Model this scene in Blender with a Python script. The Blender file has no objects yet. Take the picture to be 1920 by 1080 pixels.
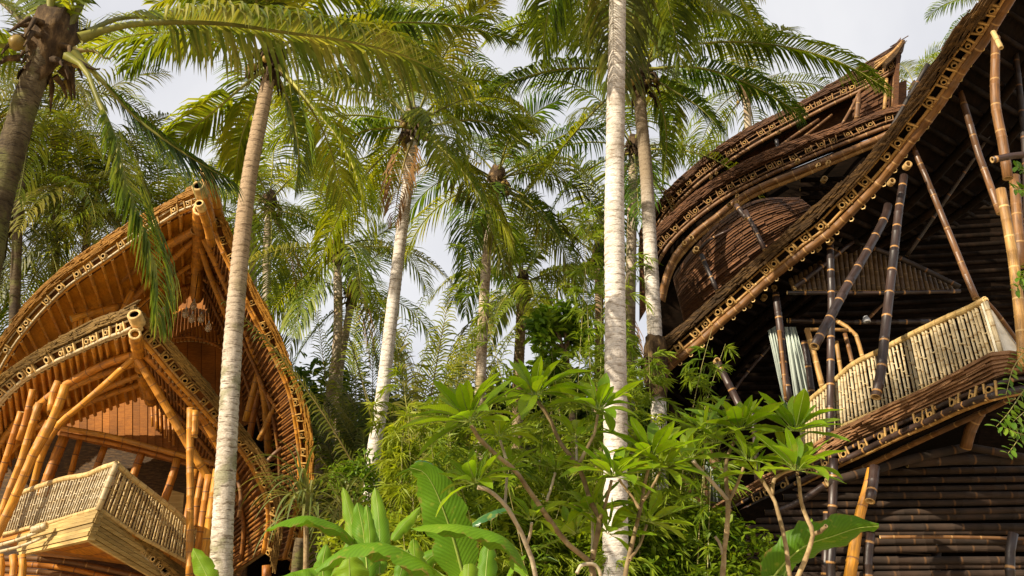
import bpy, math, random
from mathutils import Vector, Matrix, noise
random.seed(7)
R = math.radians
SC = bpy.context.scene
COL = SC.collection

# ------------------------------------------------------------------ camera
CAM = Vector((0.0, 0.0, 1.6))
PITCH = R(22.0)
FOC = 1598.0                      # focal length in pixels of a 1920 px wide frame
cd = bpy.data.cameras.new('camera')
cd.sensor_width = 36.0
cd.lens = 36.0 * FOC / 1920.0
cd.clip_start = 0.05
cd.clip_end = 600.0
cam = bpy.data.objects.new('camera', cd)
COL.objects.link(cam)
cam.location = CAM
cam.rotation_euler = (R(90) + PITCH, 0, 0)
SC.camera = cam

# ------------------------------------------------------------------ world: bright broken cloud over a blue sky
SUN_EL, SUN_AZ = R(29), R(-128)     # azimuth measured from +Y (the view) towards +X
W = bpy.data.worlds.new('World'); SC.world = W; W.use_nodes = True
nt = W.node_tree; nt.nodes.clear()
def N(t, **k):
    n = nt.nodes.new(t)
    for a, b in k.items(): setattr(n, a, b)
    return n
L = lambda a, b: nt.links.new(a, b)
out = N('ShaderNodeOutputWorld'); bg = N('ShaderNodeBackground'); bg.inputs[1].default_value = 0.1
sky = N('ShaderNodeTexSky', sky_type='NISHITA'); sky.sun_disc = False
sky.sun_elevation = SUN_EL; sky.sun_rotation = SUN_AZ; sky.dust_density = 2.0
tc = N('ShaderNodeTexCoord'); nz = N('ShaderNodeTexNoise'); nz.inputs['Scale'].default_value = 2.2
nz.inputs['Detail'].default_value = 6; nz.inputs['Distortion'].default_value = 0.4
L(tc.outputs['Generated'], nz.inputs['Vector'])
cr = N('ShaderNodeValToRGB')
cr.color_ramp.elements[0].position = 0.38; cr.color_ramp.elements[0].color = (3.9, 3.9, 4.15, 1)
cr.color_ramp.elements[1].position = 0.60; cr.color_ramp.elements[1].color = (5.0, 4.95, 5.0, 1)
L(nz.outputs['Fac'], cr.inputs['Fac'])
mx = N('ShaderNodeMix', data_type='RGBA'); mx.inputs[0].default_value = 0.9
L(sky.outputs[0], mx.inputs[6]); L(cr.outputs[0], mx.inputs[7])
L(mx.outputs[2], bg.inputs[0]); L(bg.outputs[0], out.inputs[0])

# ------------------------------------------------------------------ sun: low and warm, from the left behind the camera
sl = bpy.data.lights.new('sun', 'SUN'); sl.energy = 5.0; sl.angle = R(0.6); sl.color = (1.0, 0.86, 0.66)
so = bpy.data.objects.new('sun', sl); COL.objects.link(so)
sd = Vector((math.sin(SUN_AZ) * math.cos(SUN_EL), math.cos(SUN_AZ) * math.cos(SUN_EL), math.sin(SUN_EL)))
so.rotation_euler = sd.to_track_quat('Z', 'Y').to_euler()
so.location = sd * 60

vs = SC.view_settings
vs.view_transform = 'Standard'; vs.look = 'None'; vs.exposure = 0.92; vs.gamma = 1.0
vs.use_curve_mapping = False
SC.cycles.max_bounces = 8; SC.cycles.diffuse_bounces = 5; SC.cycles.transparent_max_bounces = 8

# ------------------------------------------------------------------ geometry helpers
FWD = Vector((0, math.cos(PITCH), math.sin(PITCH))); UPV = Vector((0, -math.sin(PITCH), math.cos(PITCH)))
def P(px, py, Y):
    """where the sight line of photo pixel (px, py) stands at the ground distance Y"""
    d = FWD + Vector((1, 0, 0)) * ((px - 960) / FOC) + UPV * ((540 - py) / FOC)
    return CAM + d * (Y / d.y)

def crv(pts, n=40):
    """Catmull-Rom through 3-D points, n samples evenly by chord length"""
    pts = [Vector(p) for p in pts]
    if len(pts) == 2:
        return [pts[0].lerp(pts[1], i / (n - 1)) for i in range(n)]
    ext = [pts[0] * 2 - pts[1]] + pts + [pts[-1] * 2 - pts[-2]]
    seg = []
    for i in range(1, len(ext) - 2):
        a, b, c, d = ext[i - 1:i + 3]
        for k in range(12):
            t = k / 12
            seg.append(0.5 * ((2 * b) + (c - a) * t + (2 * a - 5 * b + 4 * c - d) * t * t + (3 * b - a - 3 * c + d) * t ** 3))
    seg.append(pts[-1])
    ln = [0]
    for i in range(1, len(seg)): ln.append(ln[-1] + (seg[i] - seg[i - 1]).length)
    tot = ln[-1]; res = []; j = 0
    for i in range(n):
        s = tot * i / (n - 1)
        while j < len(ln) - 2 and ln[j + 1] < s: j += 1
        f = (s - ln[j]) / max(1e-9, ln[j + 1] - ln[j])
        res.append(seg[j].lerp(seg[j + 1], min(1, max(0, f))))
    return res

def PC(pxs, Y0, Y1=None, n=40):
    """curve through photo pixels, distance running from Y0 to Y1 (or a list of distances)"""
    m = len(pxs)
    if isinstance(Y0, (list, tuple)): Ys = Y0
    else:
        Y1 = Y0 if Y1 is None else Y1
        ln = [0]
        for i in range(1, m): ln.append(ln[-1] + math.hypot(pxs[i][0] - pxs[i-1][0], pxs[i][1] - pxs[i-1][1]))
        Ys = [Y0 + (Y1 - Y0) * q / max(ln[-1], 1e-6) for q in ln]
    return crv([P(x, y, q) for (x, y), q in zip(pxs, Ys)], n)

def samp(c, t):
    t = min(1, max(0, t)) * (len(c) - 1); i = min(int(t), len(c) - 2)
    return c[i].lerp(c[i + 1], t - i)

class MB:
    def __init__(s): s.v = []; s.f = []; s.uv = []; s.mi = []
    def face(s, idx, uvs=None, m=0):
        s.f.append(idx); s.mi.append(m); s.uv.append(uvs or [(0, 0)] * len(idx))
    def quad(s, a, b, c, d, m=0, uv=None):
        i = len(s.v); s.v += [a, b, c, d]; s.face((i, i+1, i+2, i+3), uv, m)
    def tube(s, pts, rad, sides=8, m=0, v0=0.0, cap=None, vs=1.0, squash=None):
        """pts polyline, rad number or list; cap = material index of closed ends"""
        n = len(pts); rs = rad if isinstance(rad, (list, tuple)) else [rad] * n
        T0 = (pts[1] - pts[0]).normalized()
        ref = Vector((0, 0, 1)) if abs(T0.z) < 0.9 else Vector((0, 1, 0))
        A = T0.cross(ref).normalized(); base = len(s.v); v = v0; vsl = []
        for i, p in enumerate(pts):
            T = (pts[min(i + 1, n - 1)] - pts[max(i - 1, 0)])
            if T.length < 1e-9: T = T0
            T = T.normalized()
            A = (A - T * A.dot(T)).normalized(); B = T.cross(A)
            if i: v += (p - pts[i - 1]).length * vs
            vsl.append(v)
            for k in range(sides):
                a = 2 * math.pi * k / sides
                s.v.append(p + (A * math.cos(a) + B * math.sin(a)) * rs[i])
        for i in range(n - 1):
            for k in range(sides):
                k2 = (k + 1) % sides
                a = base + i * sides + k; b = base + i * sides + k2
                u0, u1 = k / sides, (k + 1) / sides
                s.face((a, b, b + sides, a + sides), [(u0, vsl[i]), (u1, vsl[i]), (u1, vsl[i+1]), (u0, vsl[i+1])], m)
        if cap is not None:
            for end in (0, n - 1):
                c = len(s.v); p = pts[end]; T = (pts[1] - pts[0]).normalized() if end == 0 else (pts[-2] - pts[-1]).normalized()
                o = base + end * sides
                # rim ring, then a dark recessed bore
                for k in range(sides): s.v.append(p + (s.v[o + k] - p) * 0.62)
                for k in range(sides): s.v.append(p + (s.v[o + k] - p) * 0.60 + T * rs[end] * 0.7)
                for k in range(sides):
                    k2 = (k + 1) % sides
                    q = (o + k, o + k2, c + k2, c + k); r = (c + k, c + k2, c + sides + k2, c + sides + k)
                    if end == 0: q = q[::-1]; r = r[::-1]
                    s.face(q, None, cap); s.face(r, None, cap)
                s.face(tuple(c + sides + k for k in range(sides)), None, m)
    def prism(s, A, B, off, m=0, vsc=1.0):
        """closed board between polylines A and B, thickness vector off"""
        n = len(A); b = len(s.v); v = 0
        for i in range(n):
            o = off[i] if isinstance(off, list) else off
            s.v += [A[i], B[i], B[i] + o, A[i] + o]
        W_ = (A[0] - B[0]).length
        for i in range(n - 1):
            d = (A[i+1] - A[i]).length * vsc; q = b + 4 * i
            for k in range(4):
                k2 = (k + 1) % 4
                u0, u1 = (0, W_) if k % 2 == 0 else (0, .1)
                s.face((q + k, q + k2, q + 4 + k2, q + 4 + k), [(u0, v), (u1, v), (u1, v + d), (u0, v + d)], m)
            v += d
        s.face((b, b+3, b+2, b+1), None, m)
        q = b + 4 * (n - 1); s.face((q, q+1, q+2, q+3), None, m)
    def box(s, c, x, y, z, m=0):
        """box centre c with half-axis vectors x, y, z"""
        b = len(s.v)
        for k in range(8):
            s.v.append(c + x * (1 if k & 1 else -1) + y * (1 if k & 2 else -1) + z * (1 if k & 4 else -1))
        for f in ((0,2,3,1),(4,5,7,6),(0,1,5,4),(2,6,7,3),(0,4,6,2),(1,3,7,5)):
            s.face(tuple(b + i for i in f), [(0,0),(.1,0),(.1,.5),(0,.5)], m)
    def mesh(s, name, mats, smooth=True, org=None):
        me = bpy.data.meshes.new(name)
        vv = [tuple(p - org) for p in s.v] if org else [tuple(p) for p in s.v]
        me.from_pydata(vv, [], s.f)
        for m_ in (mats if isinstance(mats, (list, tuple)) else [mats]): me.materials.append(m_)
        uvl = me.uv_layers.new(name='UVMap')
        fl = [c for f in s.uv for q in f for c in q]
        uvl.data.foreach_set('uv', fl)
        me.polygons.foreach_set('material_index', s.mi)
        me.polygons.foreach_set('use_smooth', [smooth] * len(s.f))
        return me
    def build(s, name, mats, parent=None, kind=None, smooth=True, label=None):
        org = root_loc(parent) if parent else None
        me = s.mesh(name, mats, smooth, org)
        o = bpy.data.objects.new(name, me); COL.objects.link(o)
        if parent: o.parent = parent
        if kind: o['kind'] = kind
        if label: o['label'] = label
        return o

def root_loc(o):
    while o.parent: o = o.parent
    return Vector(o.location)
def thing(name, label, cat, loc, group=None):
    o = bpy.data.objects.new(name, None); COL.objects.link(o); o.location = loc
    o.empty_display_size = 0.3
    o['label'] = label; o['category'] = cat
    if group: o['group'] = group
    return o
def inst(name, me, parent, M):
    """an object sharing mesh me, world matrix M, child of parent"""
    o = bpy.data.objects.new(name, me); COL.objects.link(o); o.parent = parent
    o.matrix_local = Matrix.Translation(-root_loc(parent)) @ M
    return o
def frame(c, x, y, z, s=1.0):
    return Matrix(((x.x*s, y.x*s, z.x*s, c.x), (x.y*s, y.y*s, z.y*s, c.y), (x.z*s, y.z*s, z.z*s, c.z), (0, 0, 0, 1)))

# ------------------------------------------------------------------ materials
def mat(name):
    m = bpy.data.materials.new(name); m.use_nodes = True; m.node_tree.nodes.clear()
    t = m.node_tree
    def n(ty, **k):
        q = t.nodes.new(ty)
        for a, b in k.items():
            if a.startswith('i_'):
                q.inputs[a[2:].replace('_', ' ')].default_value = b
            else: setattr(q, a, b)
        return q
    l = lambda a, b: t.links.new(a, b)
    return m, n, l
def ramp(n, els):
    r = n('ShaderNodeValToRGB'); e = r.color_ramp.elements
    while len(e) < len(els): e.new(0.5)
    for k, (p, c) in enumerate(els):
        e[k].position = p; e[k].color = (c[0], c[1], c[2], 1) if not isinstance(c, (int, float)) else (c, c, c, 1)
    return r
def mix(n, l, fac, a, b, mode='MIX'):
    q = n('ShaderNodeMix', data_type='RGBA', blend_type=mode)
    for sck, val in ((q.inputs[0], fac), (q.inputs[6], a), (q.inputs[7], b)):
        if isinstance(val, bpy.types.NodeSocket): l(val, sck)
        elif isinstance(val, (int, float)): sck.default_value = val
        else: sck.default_value = (*val, 1)
    return q.outputs[2]
def mth(n, l, op, a, b=None, c=None):
    q = n('ShaderNodeMath', operation=op)
    for i, v in enumerate((a, b, c)):
        if v is None: continue
        if isinstance(v, bpy.types.NodeSocket): l(v, q.inputs[i])
        else: q.inputs[i].default_value = v
    return q.outputs[0]

def bamboo_mat(name, base, base2, node_c, rough=0.55, step=0.34, nodew=0.07, mottled=0.0, mcol=(0, 0, 0)):
    """UV: u round the pole, v metres along it"""
    m, n, l = mat(name)
    uv = n('ShaderNodeUVMap'); sx = n('ShaderNodeSeparateXYZ'); l(uv.outputs[0], sx.inputs[0])
    oi = n('ShaderNodeObjectInfo')
    v = mth(n, l, 'DIVIDE', mth(n, l, 'ADD', sx.outputs[1], oi.outputs['Random']), step)
    fr = mth(n, l, 'FRACT', v); fl = mth(n, l, 'FLOOR', v)
    d = mth(n, l, 'MINIMUM', fr, mth(n, l, 'SUBTRACT', 1.0, fr))
    nod = ramp(n, [(0, 1), (nodew * 0.6, 0.9), (nodew * 1.3, 0)]); l(d, nod.inputs[0])
    wn = n('ShaderNodeTexWhiteNoise', noise_dimensions='2D')
    cx = n('ShaderNodeCombineXYZ'); l(fl, cx.inputs[0]); l(oi.outputs['Random'], cx.inputs[1]); l(cx.outputs[0], wn.inputs['Vector'])
    tcx = n('ShaderNodeTexCoord')
    st = n('ShaderNodeTexNoise', i_Scale=1.0, i_Detail=4.0)
    cv = n('ShaderNodeCombineXYZ'); l(mth(n, l, 'MULTIPLY', sx.outputs[0], 22.0), cv.inputs[0]); l(mth(n, l, 'MULTIPLY', sx.outputs[1], 5.0), cv.inputs[1]); l(wn.outputs[0], cv.inputs[2])
    l(cv.outputs[0], st.inputs['Vector'])
    c1 = mix(n, l, mth(n, l, 'MULTIPLY_ADD', wn.outputs[0], 0.6, mth(n, l, 'MULTIPLY_ADD', oi.outputs['Random'], 0.4, 0.0)), base, base2)
    sr = ramp(n, [(0.3, 0.55), (0.7, 1.25)]); l(st.outputs['Fac'], sr.inputs[0])
    c2 = mix(n, l, 1.0, c1, sr.outputs[0], 'MULTIPLY')
    if mottled > 0:
        mo = n('ShaderNodeTexNoise', i_Scale=2.3, i_Detail=5.0); l(tcx.outputs['Object'], mo.inputs['Vector'])
        mr = ramp(n, [(0.5, 0), (0.62, mottled)]); l(mo.outputs['Fac'], mr.inputs[0])
        c2 = mix(n, l, mr.outputs[0], c2, mcol)
    c3 = mix(n, l, nod.outputs[0], c2, node_c)
    bs = n('ShaderNodeBsdfPrincipled', i_Roughness=rough); l(c3, bs.inputs['Base Color'])
    bs.inputs['Specular IOR Level'].default_value = 0.4
    bp = n('ShaderNodeBump', i_Strength=0.35, i_Distance=0.01)
    l(mth(n, l, 'ADD', st.outputs['Fac'], nod.outputs[0]), bp.inputs['Height']); l(bp.outputs[0], bs.inputs['Normal'])
    o = n('ShaderNodeOutputMaterial'); l(bs.outputs[0], o.inputs[0])
    return m

def wood_mat(name, c0, c1, c2, scale=(3, 3, 30), rough=0.7, bump=0.5, big=1.2, uvb=False, spec=0.22):
    """streaky dry fibre / board / shake material in object space"""
    m, n, l = mat(name)
    tcx = n('ShaderNodeTexCoord'); mp = n('ShaderNodeMapping'); mp.inputs['Scale'].default_value = scale
    l(tcx.outputs['UV' if uvb else 'Object'], mp.inputs[0])
    oi = n('ShaderNodeObjectInfo')
    ad = n('ShaderNodeVectorMath', operation='ADD'); l(mp.outputs[0], ad.inputs[0])
    cb = n('ShaderNodeCombineXYZ'); l(mth(n, l, 'MULTIPLY', oi.outputs['Random'], 37.0), cb.inputs[0]); l(cb.outputs[0], ad.inputs[1])
    a = n('ShaderNodeTexNoise', i_Scale=1.0, i_Detail=6.0, i_Roughness=0.65); l(ad.outputs[0], a.inputs['Vector'])
    b = n('ShaderNodeTexNoise', i_Scale=big, i_Detail=3.0); l(tcx.outputs['Object'], b.inputs['Vector'])
    r = ramp(n, [(0.28, c0), (0.5, c1), (0.72, c2)]); l(a.outputs['Fac'], r.inputs[0])
    r2 = ramp(n, [(0.3, 0.6), (0.7, 1.2)]); l(b.outputs['Fac'], r2.inputs[0])
    c = mix(n, l, 1.0, r.outputs[0], r2.outputs[0], 'MULTIPLY')
    rv = mth(n, l, 'MULTIPLY_ADD', oi.outputs['Random'], 0.5, 0.75)
    c = mix(n, l, 1.0, c, rv, 'MULTIPLY')
    bs = n('ShaderNodeBsdfPrincipled', i_Roughness=rough); l(c, bs.inputs['Base Color']); bs.inputs['Specular IOR Level'].default_value = spec
    bp = n('ShaderNodeBump', i_Strength=bump, i_Distance=0.02); l(a.outputs['Fac'], bp.inputs['Height']); l(bp.outputs[0], bs.inputs['Normal'])
    o = n('ShaderNodeOutputMaterial'); l(bs.outputs[0], o.inputs[0])
    return m

def leaf_mat(name, c0, c1, c2, trans=0.35, tcol=None, rough=0.45, nscale=1.5, spec=0.22, veins=0):
    m, n, l = mat(name)
    oi = n('ShaderNodeObjectInfo'); geo = n('ShaderNodeNewGeometry')
    nz = n('ShaderNodeTexNoise', i_Scale=nscale, i_Detail=4.0); l(geo.outputs['Position'], nz.inputs['Vector'])
    ri = geo.outputs['Random Per Island']
    f = mth(n, l, 'ADD', mth(n, l, 'MULTIPLY', nz.outputs['Fac'], 0.65), mth(n, l, 'ADD', mth(n, l, 'MULTIPLY', ri, 0.22), mth(n, l, 'MULTIPLY', oi.outputs['Random'], 0.25)))
    r = ramp(n, [(0.3, c0), (0.55, c1), (0.85, c2)]); l(f, r.inputs[0])
    col = r.outputs[0]
    bs = n('ShaderNodeBsdfPrincipled', i_Roughness=rough); bs.inputs['Specular IOR Level'].default_value = spec
    if veins:
        uv = n('ShaderNodeUVMap'); sx = n('ShaderNodeSeparateXYZ'); l(uv.outputs[0], sx.inputs[0])
        w = mth(n, l, 'SINE', mth(n, l, 'MULTIPLY', mth(n, l, 'ADD', sx.outputs[1], mth(n, l, 'MULTIPLY', sx.outputs[0], -0.18)), veins))
        vr = ramp(n, [(0.0, 0.92), (0.7, 1.0), (1.0, 1.08)]); l(mth(n, l, 'MULTIPLY_ADD', w, 0.5, 0.5), vr.inputs[0])
        col = mix(n, l, 1.0, col, vr.outputs[0], 'MULTIPLY')
        bp = n('ShaderNodeBump', i_Strength=0.2, i_Distance=0.004); l(w, bp.inputs['Height']); l(bp.outputs[0], bs.inputs['Normal'])
    if veins:
        en = n('ShaderNodeTexNoise', i_Scale=14.0, i_Detail=4.0); l(geo.outputs['Position'], en.inputs['Vector'])
        er = ramp(n, [(0.88, 0), (1.0, 0.8)]); l(mth(n, l, 'MULTIPLY', sx.outputs[0], mth(n, l, 'MULTIPLY_ADD', en.outputs['Fac'], 0.9, 0.48)), er.inputs[0])
        col = mix(n, l, er.outputs[0], col, (0.20, 0.13, 0.035))
        br_ = ramp(n, [(0.62, 0), (0.72, 0.5)]); l(en.outputs['Fac'], br_.inputs[0]); col = mix(n, l, br_.outputs[0], col, (0.28, 0.30, 0.04))
    l(col, bs.inputs['Base Color'])
    tr = n('ShaderNodeBsdfTranslucent')
    tcl = mix(n, l, 1.0, col, tcol or (1.5, 1.4, 0.5), 'MULTIPLY'); l(tcl, tr.inputs[0])
    ms = n('ShaderNodeMixShader'); ms.inputs[0].default_value = trans; l(bs.outputs[0], ms.inputs[1]); l(tr.outputs[0], ms.inputs[2])
    o = n('ShaderNodeOutputMaterial'); l(ms.outputs[0], o.inputs[0])
    return m

def trunk_mat(name, c0, c1, c2, ring=(0.05, 0.035, 0.02), moss=0.0, ringstep=0.11, ringamt=0.8, hb=None):
    m, n, l = mat(name)
    uv = n('ShaderNodeUVMap'); sx = n('ShaderNodeSeparateXYZ'); l(uv.outputs[0], sx.inputs[0])
    tcx = n('ShaderNodeTexCoord')
    wob = n('ShaderNodeTexNoise', i_Scale=3.0, i_Detail=3.0); l(tcx.outputs['Object'], wob.inputs['Vector'])
    v = mth(n, l, 'DIVIDE', mth(n, l, 'MULTIPLY_ADD', wob.outputs['Fac'], 0.16, sx.outputs[1]), ringstep)
    fr = mth(n, l, 'FRACT', v)
    rr = ramp(n, [(0.0, 1), (0.10, 0.7), (0.3, 0.12), (0.5, 0.0)]); l(fr, rr.inputs[0])
    brk = n('ShaderNodeTexNoise', i_Scale=9.0, i_Detail=5.0); l(tcx.outputs['Object'], brk.inputs['Vector'])
    bk = ramp(n, [(0.42, 0.12), (0.62, 1)]); l(brk.outputs['Fac'], bk.inputs[0])
    rm = mth(n, l, 'MULTIPLY', mth(n, l, 'MULTIPLY', rr.outputs[0], bk.outputs[0]), ringamt)
    big = n('ShaderNodeTexNoise', i_Scale=1.6, i_Detail=7.0, i_Roughness=0.7); l(tcx.outputs['Object'], big.inputs['Vector'])
    cr_ = ramp(n, [(0.32, c0), (0.48, c1), (0.66, c2)]); l(big.outputs['Fac'], cr_.inputs[0])
    fn = n('ShaderNodeTexNoise', i_Scale=1.0, i_Detail=6.0)
    mp = n('ShaderNodeMapping'); mp.inputs['Scale'].default_value = (30, 30, 90); l(tcx.outputs['Object'], mp.inputs[0]); l(mp.outputs[0], fn.inputs['Vector'])
    fr2 = ramp(n, [(0.3, 0.7), (0.65, 1.12)]); l(fn.outputs['Fac'], fr2.inputs[0])
    c = mix(n, l, 1.0, cr_.outputs[0], fr2.outputs[0], 'MULTIPLY')
    if moss:
        ms_ = n('ShaderNodeTexNoise', i_Scale=2.2, i_Detail=6.0); l(tcx.outputs['Object'], ms_.inputs['Vector'])
        mr = ramp(n, [(0.52, 0), (0.60, moss)]); l(ms_.outputs['Fac'], mr.inputs[0])
        c = mix(n, l, mr.outputs[0], c, (0.12, 0.13, 0.03))
    if hb:
        hr = ramp(n, [(0, 0), (1, 1)]); l(mth(n, l, 'MULTIPLY_ADD', big.outputs['Fac'], 1.2, mth(n, l, 'DIVIDE', mth(n, l, 'SUBTRACT', sx.outputs[1], hb[0]), hb[1] - hb[0])), hr.inputs[0])
        c = mix(n, l, hr.outputs[0], c, mix(n, l, fr2.outputs[0], (0.05, 0.03, 0.015), hb[2]))
    dn = n('ShaderNodeTexNoise', i_Scale=1.0, i_Detail=3.0); mp2 = n('ShaderNodeMapping'); mp2.inputs['Scale'].default_value = (7, 7, 55); l(tcx.outputs['Object'], mp2.inputs[0]); l(mp2.outputs[0], dn.inputs['Vector'])
    dr = ramp(n, [(0.57, 0), (0.66, 0.85)]); l(dn.outputs['Fac'], dr.inputs[0])
    c = mix(n, l, dr.outputs[0], c, ring)
    c = mix(n, l, rm, c, ring)
    bs = n('ShaderNodeBsdfPrincipled', i_Roughness=0.85); bs.inputs['Specular IOR Level'].default_value = 0.2; l(c, bs.inputs['Base Color'])
    bp = n('ShaderNodeBump', i_Strength=0.6, i_Distance=0.02); l(mth(n, l, 'SUBTRACT', fn.outputs['Fac'], rm), bp.inputs['Height']); l(bp.outputs[0], bs.inputs['Normal'])
    o = n('ShaderNodeOutputMaterial'); l(bs.outputs[0], o.inputs[0])
    return m

GOLD = bamboo_mat('golden_bamboo', (0.58, 0.265, 0.022), (0.43, 0.17, 0.016), (0.22, 0.10, 0.03), step=0.36, nodew=0.03, mottled=0.5, mcol=(0.24, 0.125, 0.035))
GOLD_DK = bamboo_mat('aged_amber_bamboo', (0.50, 0.205, 0.014), (0.36, 0.125, 0.012), (0.12, 0.05, 0.015), step=0.36, nodew=0.03, mottled=0.35, mcol=(0.12, 0.04, 0.012))
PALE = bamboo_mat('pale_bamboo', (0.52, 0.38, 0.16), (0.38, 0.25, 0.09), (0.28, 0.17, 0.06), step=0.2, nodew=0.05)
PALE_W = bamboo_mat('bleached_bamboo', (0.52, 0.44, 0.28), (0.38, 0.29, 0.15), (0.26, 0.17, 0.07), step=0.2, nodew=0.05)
BLACK = bamboo_mat('black_bamboo', (0.016, 0.012, 0.012), (0.055, 0.030, 0.022), (0.34, 0.18, 0.06), rough=0.42, step=0.42, nodew=0.035)
BLACK_D = bamboo_mat('deep_black_bamboo', (0.010, 0.008, 0.007), (0.028, 0.015, 0.010), (0.13, 0.06, 0.02), rough=0.6, step=0.45, nodew=0.03, mottled=0.5, mcol=(0.035, 0.018, 0.010))  # darker, duller copy of the black bamboo with dim joints
BROWN = bamboo_mat('brown_bamboo', (0.20, 0.095, 0.028), (0.12, 0.052, 0.016), (0.30, 0.17, 0.06), step=0.4, nodew=0.03, mottled=0.4, mcol=(0.05, 0.026, 0.012))
TAN = bamboo_mat('tan_bamboo', (0.42, 0.24, 0.07), (0.26, 0.13, 0.04), (0.5, 0.33, 0.13), step=0.4, nodew=0.03, mottled=0.5, mcol=(0.10, 0.05, 0.02))
WALLP = bamboo_mat('shade_dim_wall_bamboo', (0.014, 0.009, 0.006), (0.034, 0.019, 0.010), (0.085, 0.042, 0.015), rough=0.9, step=0.5, nodew=0.03, mottled=0.6, mcol=(0.045, 0.024, 0.013))  # black bamboo with dimmed joints: the lower wall's shade put into its colour
SHADE_AMB = bamboo_mat('shade_dark_amber_bamboo', (0.30, 0.125, 0.016), (0.19, 0.070, 0.012), (0.10, 0.045, 0.015), step=0.36, nodew=0.03, mottled=0.6, mcol=(0.06, 0.026, 0.010))  # amber battens darkened to paint in the shade of the right-hand slopes
CUT = wood_mat('cut_bamboo_end', (0.42, 0.26, 0.10), (0.60, 0.42, 0.18), (0.70, 0.52, 0.26), scale=(20, 20, 20))
CUT_DK = wood_mat('weathered_cut_end', (0.20, 0.12, 0.05), (0.36, 0.23, 0.09), (0.46, 0.31, 0.13), scale=(20, 20, 20))
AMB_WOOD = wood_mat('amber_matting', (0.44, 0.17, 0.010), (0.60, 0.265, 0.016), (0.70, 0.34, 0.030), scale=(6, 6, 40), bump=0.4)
RED_WOOD = wood_mat('reddish_panel', (0.16, 0.055, 0.007), (0.25, 0.088, 0.010), (0.34, 0.13, 0.016), scale=(5, 5, 40), bump=0.3)
THATCH_G = wood_mat('golden_shakes', (0.16, 0.075, 0.012), (0.34, 0.16, 0.020), (0.48, 0.25, 0.040), scale=(9, 9, 40), bump=0.8)
THATCH_O = wood_mat('olive_brown_shakes', (0.07, 0.042, 0.012), (0.16, 0.095, 0.024), (0.27, 0.17, 0.045), scale=(9, 9, 40), bump=0.8)
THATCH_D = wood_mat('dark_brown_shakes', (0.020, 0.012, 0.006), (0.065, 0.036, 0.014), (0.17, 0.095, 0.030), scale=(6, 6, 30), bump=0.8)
SHAKE_R = wood_mat('red_brown_shakes', (0.032, 0.015, 0.008), (0.088, 0.038, 0.016), (0.20, 0.092, 0.034), scale=(6, 6, 50), bump=0.8)
DARKW = wood_mat('shade_dark_wood', (0.004, 0.003, 0.002), (0.008, 0.005, 0.003), (0.014, 0.008, 0.005), scale=(5, 5, 20), spec=0.03, rough=0.95)  # lowered to near black so interior shade is in the colour; other dark parts too
INK = wood_mat('shade_black_pole', (0.004, 0.003, 0.002), (0.008, 0.005, 0.003), (0.018, 0.010, 0.006), scale=(6, 6, 6), rough=.8, spec=.05)  # poles inside the dark house, blackened to stand for the shade there
AMB_DK = wood_mat('shade_dark_amber_matting', (0.09, 0.034, 0.007), (0.15, 0.055, 0.010), (0.24, 0.092, 0.016), scale=(6, 6, 40), bump=0.4)  # right-hand slope lining with its shade painted in; also brown backing boards
PEG_R = wood_mat('weathered_pegs', (0.10, 0.05, 0.018), (0.19, 0.10, 0.035), (0.32, 0.19, 0.07), scale=(20, 20, 20), bump=0.2)
BOARD_P = wood_mat('pale_skirting_boards', (0.22, 0.145, 0.048), (0.35, 0.24, 0.085), (0.46, 0.34, 0.14), scale=(3, 3, 45), bump=0.4)
PEG = wood_mat('pale_pegs', (0.42, 0.26, 0.09), (0.56, 0.38, 0.15), (0.66, 0.48, 0.22), scale=(20, 20, 20), bump=0.2)
PEG_D = wood_mat('tan_pegs', (0.20, 0.115, 0.035), (0.33, 0.20, 0.065), (0.44, 0.28, 0.10), scale=(20, 20, 20), bump=0.2)
PEG_G = wood_mat('amber_pegs', (0.22, 0.12, 0.025), (0.36, 0.21, 0.05), (0.48, 0.30, 0.08), scale=(20, 20, 20), bump=0.2)
MIXB = bamboo_mat('black_and_tan_bamboo', (0.010, 0.007, 0.006), (0.20, 0.095, 0.035), (0.22, 0.12, 0.04), rough=0.4, step=0.62, nodew=0.02)
LF_OLIVE = leaf_mat('coconut_leaf_olive', (0.038, 0.072, 0.006), (0.150, 0.200, 0.010), (0.360, 0.350, 0.022), trans=0.44)
LF_GREEN = leaf_mat('coconut_leaf_green', (0.024, 0.064, 0.009), (0.100, 0.170, 0.012), (0.260, 0.285, 0.020), trans=0.44)
LF_NEAR = leaf_mat('coconut_leaf_near', (0.026, 0.062, 0.012), (0.095, 0.145, 0.020), (0.34, 0.32, 0.08), trans=0.38)
LF_DARK = leaf_mat('dark_olive_leaf', (0.028, 0.045, 0.010), (0.100, 0.115, 0.016), (0.300, 0.260, 0.045), trans=0.38)  # darker olive tone for feathery and far palms
LF_DRY = leaf_mat('dry_palm_leaf', (0.14, 0.07, 0.025), (0.24, 0.13, 0.045), (0.34, 0.22, 0.08), trans=0.3)
LF_BAMBOO = leaf_mat('bamboo_leaf', (0.070, 0.135, 0.008), (0.180, 0.250, 0.014), (0.340, 0.380, 0.030), trans=0.48)
LF_FRANG = leaf_mat('frangipani_leaf', (0.070, 0.165, 0.005), (0.165, 0.280, 0.008), (0.290, 0.370, 0.016), trans=0.52, rough=0.5, veins=130, spec=0.3)
LF_BANANA = leaf_mat('banana_leaf', (0.050, 0.140, 0.005), (0.105, 0.225, 0.008), (0.20, 0.305, 0.014), trans=0.36, rough=0.5, veins=170, spec=0.25)
LF_BANANA_B = leaf_mat('banana_leaf_bluish', (0.022, 0.085, 0.030), (0.035, 0.12, 0.035), (0.060, 0.16, 0.040), trans=0.3, rough=0.32, veins=150, spec=0.5)
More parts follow.
